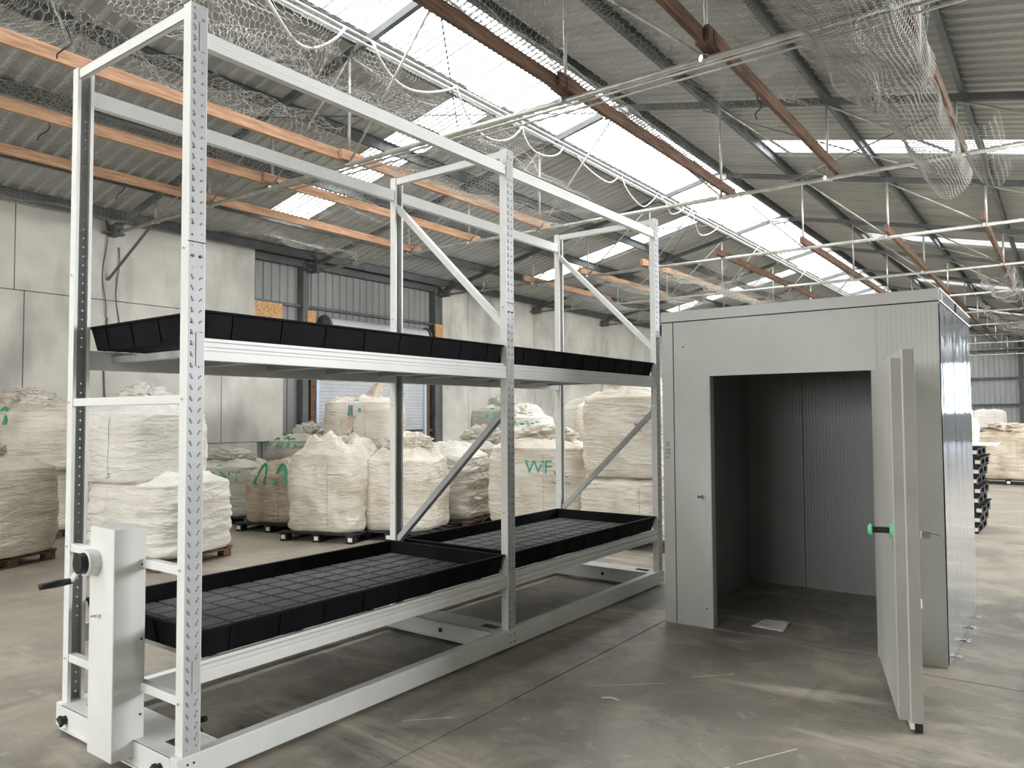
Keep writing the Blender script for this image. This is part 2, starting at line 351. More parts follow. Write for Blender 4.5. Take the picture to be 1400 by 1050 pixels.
# left wall: precast panels, joints open 12 mm
wl = setting('wall_left'); wl['worldparts'] = 1
def cpanel(y0, y1, z0, z1):
    MB().box(XW-.15, XW, y0+.006, y1-.006, z0+.005, z1-.005).build('concrete_panel', M['concrete'], wl, bevel=.006)
MB().box(XW-.20, XW-.14, YB, 9.0, 0, ZE).box(XW-.20, XW-.14, 14.5, YF, 0, ZE).build('joint_backing', M['dark_steel'], wl)
for y0, y1 in ((YB,-3.6),(-3.6,.55),(.55,4.73),(4.73,8.94)): cpanel(y0, y1, 3.59, ZE)
for y0, y1 in ((YB,-3.6),(-3.6,.7),(.7,4.87),(4.87,8.23),(8.23,9.62)): cpanel(y0, y1, 1.15, 3.59)
for y0, y1 in ((YB,-3.6),(-3.6,.7),(.7,4.87),(4.87,9.02)): cpanel(y0, y1, 0, 1.15)
ye = [14.48, 15.5, 18.6, 22.7, 26.8, 31, 35, 39, 43, 47, YF]
for a, c in zip(ye[:-1], ye[1:]): cpanel(a, c, 0, ZE)
# cladded bay with roller door
def clad(mb, y0, y1, x, z0, z1, p=.2, d=.03):
    y = y0; pts = []
    while y < y1-1e-6:
        pts += [(y,0),(min(y+p*.62,y1),0),(min(y+p*.72,y1),d),(min(y+p*.9,y1),d)]; y += p
    pts.append((y1, 0)); n = len(pts)
    mb.add([(x-dd, yy, z0) for yy, dd in pts]+[(x-dd, yy, z1) for yy, dd in pts], [(i, i+1, n+i+1, n+i) for i in range(n-1)])
bay = MB(); clad(bay, 8.9, 14.5, XW-.22, 0, ZE+.15); bay.build('wall_cladding', M['cladding'], wl)
for z in (3.93, 2.75, 1.25):
    MB().box(XW-.19, XW-.10, 8.95, 14.48, z, z+.06).build('girt', M['dark_steel'], wl)
MB().box(XW-.2, XW-.02, 10.12, 10.27, 0, 4.85).build('column', M['rafter'], wl, bevel=.005)
MB().box(XW-.2, XW-.02, 14.22, 14.40, 0, 4.85).build('column', M['dark_steel'], wl, bevel=.005)
MB().box(XW-.13, XW-.03, 10.34, 10.46, 0, 3.62).build('timber_jamb', M['brown_timber'], wl)
MB().box(XW-.13, XW-.03, 13.92, 14.02, 0, 3.62).build('timber_jamb', M['brown_timber'], wl)
MB().box(XW-.2, XW-.05, 8.95, 14.46, 4.78, 4.93).build('eave_beam', M['rafter'], wl)
MB().box(XW-.06, XW-.04, 8.95, 9.62, 3.62, 3.94).build('chipboard_patch', M['osb'], wl)
MB().box(XW-.02, XW+.03, 10.20, 10.42, 3.62, 3.86).build('chipboard_patch', M['osb'], wl)
MB().box(XW-.02, XW+.03, 14.18, 14.46, 3.56, 3.95).build('chipboard_patch', M['osb'], wl)
rd = setting('door_1'); rd['worldparts'] = 1
cur = MB(); n = 44
pts = []
for k in range(n): z = .02+k*.075; pts += [(z,0),(z+.045,0),(z+.055,.02),(z+.068,.02)]
cur.add([(XW-.10-d, 10.56, z) for z, d in pts]+[(XW-.10-d, 13.85, z) for z, d in pts], [(i+1, i, len(pts)+i, len(pts)+i+1) for i in range(len(pts)-1)])
cur.build('roller_curtain', M['roller'], rd)
for y in (10.50, 13.85): MB().box(XW-.15, XW-.04, y, y+.07, 0, 3.38).build('door_guide', M['guide'], rd)
MB().tube([(XW+.02, 10.72, 3.58), (XW+.02, 13.75, 3.58)], .19, 20).build('door_drum', M['roller'], rd, smooth=False)
for y in (10.62, 13.78):
    MB().tube([(XW+.02, y, 3.58), (XW+.02, y+.04, 3.58)], .235, 18).box(XW-.2, XW+.06, y, y+.03, 3.30, 3.55).build('drum_bracket', M['dark_steel'], rd)

# far wall, right wall, back wall
wf = setting('wall_far'); wf['worldparts'] = 1
def clad_x(x0, x1, y, z0, zf, p=.25, d=.03):
    v = []; f = []; x = x0; pts = []
    while x < x1-1e-6:
        pts += [(x,0),(min(x+p*.62,x1),0),(min(x+p*.72,x1),d),(min(x+p*.9,x1),d)]; x += p
    pts.append((x1, 0)); n = len(pts)
    return MB().add([(xx, y+dd, z0) for xx, dd in pts]+[(xx, y+dd, zf(xx)) for xx, dd in pts], [(i+1, i, n+i, n+i+1) for i in range(n-1)])
clad_x(XW-.1, 1.9, YF, 0, lambda x: roof_z(x)+.1).build('wall_cladding', M['far_clad'], wf)
clad_x(8.2, XE, YF, 0, lambda x: roof_z(x)+.1).build('wall_cladding', M['far_clad'], wf)
clad_x(6.5, 8.2, YF, 0, lambda x: roof_z(x)+.1).build('wall_cladding', M['far_clad'], wf)
clad_x(1.9, 2.7, YF, 0, lambda x: roof_z(x)+.1).build('wall_cladding', M['far_clad'], wf)
clad_x(2.7, 6.5, YF, 0, lambda x: 1.6).build('wall_cladding', M['far_clad'], wf)
clad_x(2.7, 6.5, YF, 4.5, lambda x: roof_z(x)+.1).build('wall_cladding', M['far_clad'], wf)
for z in (.58, 2.06, 3.54, 5.08): MB().box(XW, 1.9, YF-.14, YF-.03, z-.05, z+.05).build('girt', M['rafter'], wf)
for x in (-9, -5.4, -1.98, 1.8): MB().box(x-.1, x+.1, YF-.3, YF-.1, 0, roof_z(x)-.3).build('column', M['rafter'], wf)
wr = setting('wall_right'); wr['worldparts'] = 1
for ya, yb, za in ((YB, 6.8, 0), (18.2, YF, 0), (6.8, 18.2, 4.5), (6.8, 18.2, -1.9)):
    t = MB(); clad(t, ya, yb, XE+.1, max(za, 0), roof_z(XE)+.1 if za >= 0 else -za, .5, .04); t.build('wall_cladding', M['far_clad'], wr)
wb = setting('wall_back'); wb['worldparts'] = 1
clad_x(XW-.1, -9.8, YB, 0, lambda x: roof_z(x)+.1).build('wall_cladding', M['far_clad'], wb)
clad_x(-9.8, -.6, YB, 0, lambda x: 1.6).build('wall_cladding', M['far_clad'], wb)
clad_x(-9.8, -.6, YB, 4.6, lambda x: roof_z(x)+.1).build('wall_cladding', M['far_clad'], wb)
clad_x(-.6, XE, YB, 0, lambda x: roof_z(x)+.1).build('wall_cladding', M['far_clad'], wb)

# ------------------------------------------------------------------ roof trusses
NODE = [-11.4, -9.93, -8.46, -6.95, XR, -3.85, -2.42, -.97, .45]
ORD = ['nearest', 'second', 'third', 'fourth', 'fifth', 'sixth', 'seventh', 'eighth', 'ninth', 'tenth', 'eleventh', 'twelfth', 'thirteenth']
TY = [2.04+4.12*k for k in range(-1, 12)]
for k, y in enumerate(TY):
    far = y > 24
    lab = ('grey pipe roof truss across the hall behind the viewpoint' if k == 0 else
           'galvanised pipe roof truss, %s one counted from the near end of the rack' % ORD[k-1])
    r = thing('roof_truss', lab, 'truss', (XW, y, 4.7), group='pipe trusses under the roof')
    zc = 4.70
    dark = M['dark_steel']; pm = M['pipe']
    for a, c in ((XW, XR), (XV, XR)):
        MB().beam((a, y, roof_z(a+(.01 if a < XR else -.01))-.20), (c, y, ZR-.20), .07, .085).build('rafter', M['rafter'], r)
    MB().tube([(XW+.05, y, zc), (XV-.05, y, zc)], .030, 8).build('bottom_chord', pm, r, smooth=True)
    MB().box(XR-.22, XR+.22, y-.045, y+.045, ZR-.33, ZR-.22).build('apex_bracket', M['galv'], r, bevel=.01)
    MB().box(XW, XW+.30, y-.05, y+.05, zc-.05, zc+.14).box(XW, XW+.14, y-.16, y+.16, zc-.01, zc+.02).build('wall_bracket', dark, r)
    for j, x in enumerate(NODE):
        if x == XR: continue
        MB().tube([(x, y, zc), (x, y, roof_z(x)-.22)], .019, 6).build('vertical_strut', pm, r, smooth=True)
        xin = NODE[j+1] if x < XR else NODE[j-1]
        MB().tube([(x, y, zc+.01), (xin, y, roof_z(xin)-.24)], .015, 6).build('diagonal_strut', pm if not far else dark, r, smooth=True)
        MB().tube([(x-.03, y-.05, zc), (x+.03, y+.05, zc)], .034, 6).build('clamp', M['galv'], r)
# roof cross bracing rods
for (x0, y0, x1, y1) in ((-8.5,6.16,-5.5,10.28),(-5.5,6.16,-8.5,10.28),(-8.5,2.04,-5.5,6.16),(-4.1,10.28,-1,14.4),(-1,10.28,-4.1,14.4),(-8.5,14.4,-5.5,18.5),(-5.5,14.4,-8.5,18.5),(-4.1,18.5,-1,22.6),(-8.5,18.5,-5.5,22.6)):
    tag(MB().tube([(x0,y0,roof_z(x0)-.27-.03*(x0>x1)),(x1,y1,roof_z(x1)-.27-.03*(x0>x1))], .010, 6).build('bracing_rod', M['dark_steel']),
        'thin dark roof bracing rod running %s under the %s slope, bay at %s truss' % ('inward' if abs(x0-XR) > abs(x1-XR) else 'outward', 'left' if x0 < XR-.1 or x1 < XR-.1 else 'right', ORD[max(0,int(round((y0-2.04)/4.12)))]), 'rod', 'roof bracing rods')

# ================================================================== MOBILE RACK
XF, XB = -3.20, -4.366
Y1, Y2, Y3, PW = 1.885, 4.309, 6.735, .080
HB, HT = .142, 3.565
rack = thing('mobile_rack', 'tall white steel two-tier mobile growing rack holding black trays', 'rack', (XB, Y1, 0))
def perforated(mb, x, sgn, y0, z0, z1, pitch=.05):
    """web plate with two columns of real round holes; outer face at x, thickness inward (sgn)"""
    nz = int((z1-z0)/pitch); p = (z1-z0)/nz; t = .0025
    for c in range(2):
        cw = PW/2; ya = y0+c*cw
        for k in range(nz):
            za = z0+k*p; cy = ya+cw/2+(.004 if c else -.004); cz = za+p*(.5 if c == 0 else .62)
            r = .0052
            outer = [(ya,za),(ya+cw/2,za),(ya+cw,za),(ya+cw,za+p/2),(ya+cw,za+p),(ya+cw/2,za+p),(ya,za+p),(ya,za+p/2)]
            inner = [(cy+r*math.cos(a), cz+r*math.sin(a)) for a in [math.radians(v) for v in (225,270,315,0,45,90,135,180)]]
            v = [(x,a,b_) for a,b_ in outer]+[(x,a,b_) for a,b_ in inner]+[(x+sgn*t,a,b_) for a,b_ in inner]+[(x+sgn*t,a,b_) for a,b_ in outer]
            f = []
            for i in range(8):
                j = (i+1) % 8; f += [(i,j,8+j,8+i),(8+i,8+j,16+j,16+i),(16+i,16+j,24+j,24+i)]
            mb.add(v, f)
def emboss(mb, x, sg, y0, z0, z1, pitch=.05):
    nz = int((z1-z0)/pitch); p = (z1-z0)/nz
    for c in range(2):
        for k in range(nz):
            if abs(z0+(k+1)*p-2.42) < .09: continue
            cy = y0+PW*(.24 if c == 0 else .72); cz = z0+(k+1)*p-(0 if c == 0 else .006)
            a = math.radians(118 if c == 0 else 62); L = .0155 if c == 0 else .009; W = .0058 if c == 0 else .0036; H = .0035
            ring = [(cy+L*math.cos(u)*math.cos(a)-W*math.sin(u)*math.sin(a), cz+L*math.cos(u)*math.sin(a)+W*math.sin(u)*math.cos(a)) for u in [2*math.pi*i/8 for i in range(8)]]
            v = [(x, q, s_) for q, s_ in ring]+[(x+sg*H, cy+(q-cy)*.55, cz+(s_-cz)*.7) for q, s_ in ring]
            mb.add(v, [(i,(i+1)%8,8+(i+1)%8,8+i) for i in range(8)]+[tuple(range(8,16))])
for (x, sg, y0) in [(XF,-1,Y1),(XF,-1,Y2),(XF,-1,Y3),(XB,1,Y1),(XB,1,Y2),(XB,1,Y3)]:
    po = MB(); perforated(po, x, sg, y0, HB, HT)
    web = po.build('post', M['shaded_grey'], rack)
    fl = MB()
    fl.box(min(x,x+sg*.058), max(x,x+sg*.058), y0-.003, y0, HB, HT)
    fl.box(min(x,x+sg*.058), max(x,x+sg*.058), y0+PW, y0+PW+.003, HB, HT)
    fl.box(min(x+sg*.055,x+sg*.058), max(x+sg*.055,x+sg*.058), y0, y0+.014, HB, HT)
    fl.box(min(x+sg*.055,x+sg*.058), max(x+sg*.055,x+sg*.058), y0+PW-.014, y0+PW, HB, HT)
    fl.build('flange', M['white'], web)
    if sg < 0:
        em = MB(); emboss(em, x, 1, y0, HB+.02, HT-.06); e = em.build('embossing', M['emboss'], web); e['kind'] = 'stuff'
        MB().box(x-.001, x+.0025, y0-.004, y0+PW+.004, 2.449, 2.453).build('splice_joint', M['hole'], web)
        for q in (.24, .74): MB().tube([(x,y0+PW*q,2.385),(x+.008,y0+PW*q,2.385)], .007, 6).build('bolt', M['black'], web)
    for z in (.37,.96,1.73,2.42): MB().tube([(x+sg*.03,y0-.003,z),(x+sg*.03,y0-.010,z)], .006, 6).build('bolt', M['chrome'], web)
# long beams (stepped profile)
def longbeam(x, zt, h, y0, y1, name, mt, front):
    s = -1 if front else 1                     # inward
    d = .045
    prof = [(0,0),(0,h*.42),(.006,h*.46),(.006,h*.56),(0,h*.60),(0,h),(-.020*1,h),(-.020,h*1.0),(-d,h),(-d,0)]
    prof = [(0,0),(0,h*.40),(-.005,h*.46),(-.005,h*.56),(0,h*.62),(0,h*.80),(-.016,h*.86),(-.016,h),(-d,h),(-d,0)]
    p = [(-q*s if not front else q, z) for q, z in prof]
    p = [((q if front else -q), z) for q, z in prof]
    if not front: p = p[::-1]
    MB().prism(p, (x, y0, zt-h), (1,0,0), (0,0,1), (0,1,0), y1-y0).build(name, mt, rack, bevel=.0015)
bays = [(Y1+PW+.003, Y2-.003), (Y2+PW+.003, Y3-.003)]
for y0, y1 in bays:
    for zt, h in ((3.462,.085),(2.015,.105),(.535,.095)):
        longbeam(XF-.004, zt, h, y0, y1, 'long_beam', M['white'], True)
        longbeam(XB+.004, zt, h, y0, y1, 'long_beam', M['white'], False)
    for zt in (2.015, .535):
        for k in range(5):
            yy = y0+.12+(y1-y0-.30)*k/4
            cs = MB().box(XB+.035, XF-.035, yy, yy+.05, zt-.062, zt-.056).box(XB+.035, XF-.035, yy, yy+.003, zt-.056, zt-.028).box(XB+.035, XF-.035, yy+.047, yy+.05, zt-.056, zt-.028)
            cs.build('cross_support', M['galv'], rack)
    for x in (XF, XB):
        s = 1 if x == XF else -1
        for ye_ in (y0-PW*.55, y1+PW*.02):
            for zt, h in ((3.462,.085),(2.015,.105),(.535,.095)):
                MB().box(min(x, x+s*.004), max(x, x+s*.004), ye_, ye_+.040, zt-h-.03, zt+.02).build('beam_plate', M['shaded_grey'], rack, bevel=.004)
# top cross beams, end bars, diagonals
for y0 in (Y1, Y2, Y3):
    t = MB().box(XB+.003, XF-.003, y0+.004, y0+.008, HT-.062, HT-.004)
    t.box(XB+.003, XF-.003, y0+.004, y0+.055, HT-.008, HT-.004).box(XB+.003, XF-.003, y0+.004, y0+.030, HT-.062, HT-.058)
    t.build('top_cross_beam', M['white'], rack, bevel=.001)
for z in (1.73, .955, .375):
    MB().box(XB+.002, XF-.002, Y1+.001, Y1+.040, z-.021, z+.021).build('end_bar', M['white'], rack, bevel=.003)
for y0 in (Y2, Y3):
    ym = y0+.040
    MB().beam((XB+.03, ym, 3.34), (XF-.03, ym, 2.27), .045, .050, (0,1,0)).build('diagonal_brace', M['white'], rack, bevel=.003)
    MB().beam((XB+.03, ym, .64), (XF-.03, ym, 1.70), .045, .050, (0,1,0)).build('diagonal_brace', M['shaded_grey'], rack, bevel=.003)
# base frame
for x0, x1 in ((XF-.055, XF+.006), (XB-.006, XB+.055)):
    MB().box(x0, x1, Y1-.03, Y3+PW+.03, .022, HB).build('base_rail', M['white'], rack, bevel=.004)
for y0, wd in ((Y1-.03,.235),(Y2-.10,.22),(Y3-.13,.22)):
    wins = [(XB+.16, XB+.30), (XF-.24, XF-.10)]
    t = MB().box(XB+.055, XF-.055, y0, y0+.004, .03, HB).box(XB+.055, XF-.055, y0+wd-.004, y0+wd, .03, HB)
    xs_ = [XB+.055]+[q for a in wins for q in a]+[XF-.055]
    for i in range(0, 6, 2): t.box(xs_[i], xs_[i+1], y0, y0+wd, HB-.006, HB-.002)
    for a, c in wins: t.box(a, c, y0, y0+.075, HB-.006, HB-.002).box(a, c, y0+wd-.055, y0+wd, HB-.006, HB-.002)
    t.box(XB+.055, XF-.055, y0-.012, y0+.002, .022, .030)
    eb = t.build('base_cross_beam', M['white'], rack)
    for x in ((XB+.11, XF-.13) if wd == .235 else (XB+.62,)):
        if y0 == Y1-.03:
            MB().tube([(x,y0-.030,.075),(x,y0,.075)], .022, 10).tube([(x-.022,y0-.028,.085),(x+.022,y0-.028,.062)], .011, 6).tube([(x-.012,y0-.026,.100),(x+.010,y0-.026,.048)], .010, 6).build('wheel_axle', M['black_rubber'], eb)
        else:
            MB().tube([(x,y0-.008,.080),(x,y0,.080)], .016, 10).build('wheel_axle', M['black_rubber'], eb)
    for x in (XB+.09, XF-.17):       # wheels in the windows
        w_ = MB(); w_.tube([(x+.045,y0+wd*.55,.062),(x+.085,y0+wd*.55,.062)], .060, 18); w_.build('wheel', M['black_rubber'], rack)
for y in (Y1+.02, Y1+.05, Y2+.01, Y2+.06, Y3+.01, Y3+.06):
    for z in (.055, .105): MB().tube([(XF+.006,y,z),(XF+.010,y,z)], .005, 6).build('bolt', M['black'], rack)
MB().tube([(XB+.75,Y1+.30,.10),(XB+1.02,Y1+.22,.05)], .022, 8).tube([(XB+.73,Y1+.30,.10),(XB+.80,Y1+.34,.12)], .016, 6).build('drive_chain_guard', M['black_rubber'], rack)
# drive tower with crank
MB().box(-3.803, -3.568, 1.752, 1.905, .062, 1.128).build('drive_tower', M['white'], rack, bevel=.006)
dt = MB()
dt.tube([(-3.745,1.752,.965),(-3.745,1.700,.965)], .062, 24).build('crank_hub', M['white'], rack, smooth=False, bevel=.003)
MB().tube([(-3.745,1.702,.965),(-3.745,1.668,.965)], [.050,.046], 24).build('crank_cap', M['black'], rack, bevel=.003)
MB().beam((-3.745,1.690,.955), (-3.872,1.700,.868), .012, .030, (0,0,1)).build('crank_arm', M['white'], rack, bevel=.002)
MB().tube([(-3.868,1.705,.868),(-3.868,1.640,.866),(-3.868,1.560,.864)], [.014,.018,.015], 12).build('crank_grip', M['black'], rack, smooth=True)
MB().tube([(-3.705,1.753,.715),(-3.705,1.735,.715)], .006, 8).tube([(-3.735,1.733,.712),(-3.690,1.733,.722)], .005, 6).tube([(-3.690,1.745,.722),(-3.690,1.728,.722)], .007, 8).build('locking_pin', M['chrome'], rack)
for z in (.25,.60,.95): MB().tube([(-3.568,1.885,z),(-3.563,1.885,z)], .005, 6).build('screw', M['black'], rack)

# ------------------------------------------------------------------ growing trays
def make_tray(label):
    root = thing('growing_tray', label, 'tray', (0,0,0), world=False)
    L, W, H = 2.325, 1.135, .130; tl = .035      # length (y), width (x), height, taper; origin bottom-centre
    def ring(z, ins): return [(-W/2+ins,-L/2+ins,z),(W/2-ins,-L/2+ins,z),(W/2-ins,L/2-ins,z),(-W/2+ins,L/2-ins,z)]
    loops = [ring(.0,tl), ring(H-.012,.012), ring(H-.012,0), ring(H,0), ring(H,.030), ring(.030,.050), ]
    v = [p for l in loops for p in l]; f = [(3,2,1,0)]
    for i in range(len(loops)-1):
        for k in range(4): f.append((i*4+k, i*4+(k+1)%4, (i+1)*4+(k+1)%4, (i+1)*4+k))
    f.append((20,21,22,23))
    MB().add(v, f).build('tray_shell', M['tray'], root, bevel=.003)
    rb = []
    def rib(p0, p1, nrm):
        o_ = MB(); t = Vector(nrm).cross(Vector((0,0,1)))*.008; n_ = Vector(nrm)*.010
        a = Vector(p0); c = Vector(p1)
        o_.add([a-t, a+t, a+t+n_, a-t+n_, c-t, c+t, c+t+n_*.9, c-t+n_*.9], [(0,3,2,1),(4,5,6,7),(0,1,5,4),(1,2,6,5),(2,3,7,6),(3,0,4,7)])
        o_.build('rib', M['tray'], root)
    for k in range(8):
        y = -L/2+.17+(L-.34)*k/7
        for s in (-1, 1): rib((s*(W/2-tl-.004), y, .004), (s*(W/2-.016), y, H-.014), (s,0,0))
    for k in range(4):
        x = -W/2+.17+(W-.34)*k/3
        for s in (-1, 1): rib((x, s*(L/2-tl-.004), .004), (x, s*(L/2-.016), H-.014), (0,s,0))
    nx, ny = 7, 14; iw, il = (W-.12)/nx, (L-.12)/ny; g = .007; hx, hy = iw/2-g, il/2-g
    pm = MB().add([(-hx,-hy,.0),(hx,-hy,.0),(hx,hy,.0),(-hx,hy,.0),(-hx+.006,-hy+.006,.012),(hx-.006,-hy+.006,.012),(hx-.006,hy-.006,.012),(-hx+.006,hy-.006,.012)],
                  [(4,5,6,7),(0,1,5,4),(1,2,6,5),(2,3,7,6),(3,0,4,7)]).mesh('floor_pad', M['pad'])
    for i in range(nx):
        for j in range(ny):
            obj('floor_pad', pm, root, loc=(-W/2+.06+iw*(i+.5), -L/2+.06+il*(j+.5), .034))
    return root
def dup(root, loc, label, rz=None, group=None):
    r = root.copy(); COL.objects.link(r); r.location = loc; r['label'] = label
    if group: r['group'] = group
    if rz is not None: r.rotation_euler = (0,0,rz)
    for ch in list(root.children):
        c = ch.copy(); COL.objects.link(c); c.parent = r
        for gch in list(ch.children):
            d = gch.copy(); COL.objects.link(d); d.parent = c
    return r
xc = (XF+XB)/2; yc1 = (bays[0][0]+bays[0][1])/2; yc2 = (bays[1][0]+bays[1][1])/2
tray = make_tray('black plastic growing tray on the near half of the lower shelf')
tray.location = (xc, yc1, .537); tray['group'] = 'black trays on the rack'
dup(tray, (xc, yc2, .537), 'black plastic growing tray on the far half of the lower shelf')
dup(tray, (xc, yc1, 2.017), 'black plastic growing tray on the near half of the upper shelf')
dup(tray, (xc, yc2, 2.017), 'black plastic growing tray on the far half of the upper shelf')

# ================================================================== COLD ROOM
CY0, CY1, CX0, CX1, CH = 5.638, 7.50, -2.628, -.662, 2.468
OL, OR_, OH, TH = -2.234, -1.083, 1.945, .075
cr = thing('cold_room', 'grey insulated-panel cold room box with an open door', 'cold room', ((CX0+CX1)/2, CY0, 0))
LZ = 2.384
def pan(name, x0, x1, y0, y1, z0, z1, mt='panel', bv=.003): return MB().box(x0,x1,y0,y1,z0,z1).build(name, M[mt], cr, bevel=bv)
pan('corner_trim', CX0, -2.534, CY0, CY0+.05, 0, LZ-.003, 'panel_flat')
pan('front_panel', -2.528, OL, CY0+.001, CY0+TH, 0, LZ-.003)
pan('lintel_panel', OL+.0, OR_-.0, CY0+.001, CY0+TH, OH, LZ-.003)
MB().box(OL-.001-.295+.295, OR_+.04, CY0-.001, CY0+.001, OH-.002, LZ-.004).build('lintel_skin', M['panel_flat'], cr)
pan('front_panel', OR_+.004, CX1, CY0+.001, CY0+TH, 0, LZ-.003)
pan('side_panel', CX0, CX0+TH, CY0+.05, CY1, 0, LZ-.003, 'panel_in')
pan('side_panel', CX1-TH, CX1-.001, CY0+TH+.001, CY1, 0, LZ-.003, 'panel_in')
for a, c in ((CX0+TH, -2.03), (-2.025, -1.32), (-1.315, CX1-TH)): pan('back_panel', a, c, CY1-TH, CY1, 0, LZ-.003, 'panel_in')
pan('floor_panel', CX0+TH, CX1-TH, CY0+.004, CY1-TH, .002, .012, 'panel_flat', .002).data.materials[0] = M['floor']
pan('roof_panel', CX0-.004, CX1+.004, CY0-.006, CY1+.07, LZ+.003, CH, 'panel_flat', .003)
pan('door_jamb', OL, OL+.004, CY0+.001, CY0+TH, 0, OH, 'door_edge', 0)
MB().box(CX0, CX1, CY0+.008, CY0+.02, LZ-.006, LZ+.006).build('roof_seal', M['hole'], cr)
MB().box(OL, OR_, CY0-.004, CY0+.02, .001, .010).build('door_sill', M['dark_steel'], cr)
# right side: glossy protective film with lengthwise wrinkles
def film(u, v):
    y = CY0+.004+u*(CY1-CY0-.01); z = .01+v*(LZ-.02)
    d = .0035*noise.noise((y*9, z*.8, 1))+.002*noise.noise((y*25, z*1.5, 5))+.006
    if v < .06: d += .012*max(0, noise.noise((y*6, 3, 3)))
    return (CX1+max(.001, d), y, z)
MB().quads(film, 60, 90).build('plastic_film', M['film'], cr, smooth=True)
def film2(u, v):
    y = CY0+.0+u*(CY1+.06-CY0); z = LZ+.008+v*(CH-LZ-.012)
    return (CX1+.006+.003*noise.noise((y*12, z*6, 9)), y, z)
MB().quads(film2, 50, 6).build('plastic_film', M['film'], cr, smooth=True)
for z in (LZ+.002, CH-.002): MB().box(CX1+.004, CX1+.011, CY0-.004, CY1+.065, z-.004, z+.004).build('edge_trim', M['label_tape'], cr)
MB().box(CX1+.004, CX1+.012, CY0+.88, CY0+.96, LZ+.006, CH-.004).build('clip', M['black'], cr)
# torn film scraps at the foot
for k in range(4):
    y = CY0+.30+k*.42+rnd.uniform(-.05,.05); p = []
    sc = MB(); x0 = CX1+.012+rnd.uniform(0,.03)
    sc.quads(lambda u, v, y=y, x0=x0, k=k: (x0+u*.035+.01*math.sin(9*v+k), y+v*.06+.02*math.sin(7*u+k), .004+.03*abs(noise.noise((u*5, v*5, k*3.)))), 5, 5)
    sc.build('film_scrap', M['label_tape'], cr)
# knob / lock on the front panel, screw, paper mark
lk_ = MB().tube([(-2.312,CY0,1.008),(-2.312,CY0-.018,1.008)], .018, 14).build('lock_rose', M['chrome'], cr)
MB().tube([(-2.312,CY0-.018,1.008),(-2.312,CY0-.050,1.010)], [.008,.013], 10).build('lock_knob', M['black'], lk_)
MB().tube([(-2.445,CY0+.001,2.18),(-2.445,CY0-.005,2.18)], .006, 8).build('screw', M['black'], cr)
MB().tube([(-2.28,CY0+.001,.15),(-2.28,CY0-.004,.15)], .006, 8).build('screw', M['black'], cr)

# door leaf: local frame, u along the leaf from hinge, n = thickness towards outer face (+)
hp = Vector((-1.062, 5.560, 0)); tip = Vector((-.752, 4.417, 0)); du = (tip-hp).normalized(); dn = Vector((-du.y, du.x, 0)); LEN = (tip-hp).length
if dn.x < 0: dn = -dn
door = MB()
def dbox(mb, u0, u1, n0, n1, z0, z1):
    o_ = hp+du*u0+dn*n0
    return mb.add([o_, o_+du*(u1-u0), o_+du*(u1-u0)+dn*(n1-n0), o_+dn*(n1-n0)] + [q+Vector((0,0,z1-z0)) for q in (o_, o_+du*(u1-u0), o_+du*(u1-u0)+dn*(n1-n0), o_+dn*(n1-n0))] if False else
        [tuple(q+Vector((0,0,z))) for z in (z0,z1) for q in (o_, o_+du*(u1-u0), o_+du*(u1-u0)+dn*(n1-n0), o_+dn*(n1-n0))],
        [(0,3,2,1),(4,5,6,7),(0,1,5,4),(1,2,6,5),(2,3,7,6),(3,0,4,7)])
leaf = dbox(door, 0, LEN, 0, .050, .055, 1.940).build('door', M['door_skin'], cr, bevel=.003)
dbox(MB(), .002, LEN+.0015, .003, .049, .058, 1.9385).build('leaf_edge', M['door_edge'], leaf)
dbox(MB(), -.035, LEN+.033, .050, .112, .055, 1.985).build('door_flange', M['door_skin'], leaf, bevel=.004)
dbox(MB(), LEN+.028, LEN+.035, .058, .111, .060, 1.982).build('flange_edge', M['door_edge'], leaf)
dbox(MB(), -.03, LEN+.028, .050, .070, .022, .055).build('bottom_seal', M['label_tape'], leaf)
dbox(MB(), -.03, LEN+.028, .070, .108, .006, .056).build('bottom_sweep', M['black_rubber'], leaf)
kp = hp+du*(LEN-.10)+Vector((0,0,1.018))
k1 = MB().tube([kp, kp-dn*.014], .036, 20).build('handle_rose', M['mint'], leaf)
spring = MB(); q = [kp-dn*.014]
rr = []; pp = []
for i in range(25): pp.append(kp-dn*(.014+.085*i/24)); rr.append(.0165+.0035*math.cos(i*math.pi*.75))
spring.tube(pp, rr, 14).build('handle_grip', M['black'], leaf, smooth=True)
MB().tube([kp-dn*.099, kp-dn*.108, kp-dn*.118], [.030,.031,.020], 18).build('handle_knob', M['mint'], leaf)
lp = hp+du*(LEN-.03)+dn*.112+Vector((0,0,1.01))
MB().beam(lp-du*.10, lp+du*.02, .012, .050).build('latch_plate', M['chrome'], leaf, bevel=.003)
MB().beam(lp-du*.02+dn*.02, lp-du*.02+dn*.062, .028, .036).tube([lp-du*.02+dn*.06+Vector((0,0,.01)), lp-du*.02+dn*.115+Vector((0,0,-.003))], [.009,.006], 8).build('latch_lever', M['chrome'], leaf, bevel=.002)
MB().beam(lp+dn*.006+Vector((0,0,-.33)), lp+dn*.006+Vector((0,0,-.38)), .02, .012, (0,1,0)).build('latch_keeper', M['chrome'], leaf)
for z in (.35, 1.65): MB().tube([hp+dn*.09-du*.045+Vector((0,0,z-.05)), hp+dn*.09-du*.045+Vector((0,0,z+.05))], .014, 10).build('hinge', M['chrome'], leaf)
MB().box(-1.035, -.98, CY0-.008, CY0+.001, .30, .40).box(-1.035, -.98, CY0-.008, CY0+.001, 1.60, 1.70).build('hinge_plate', M['chrome'], cr)

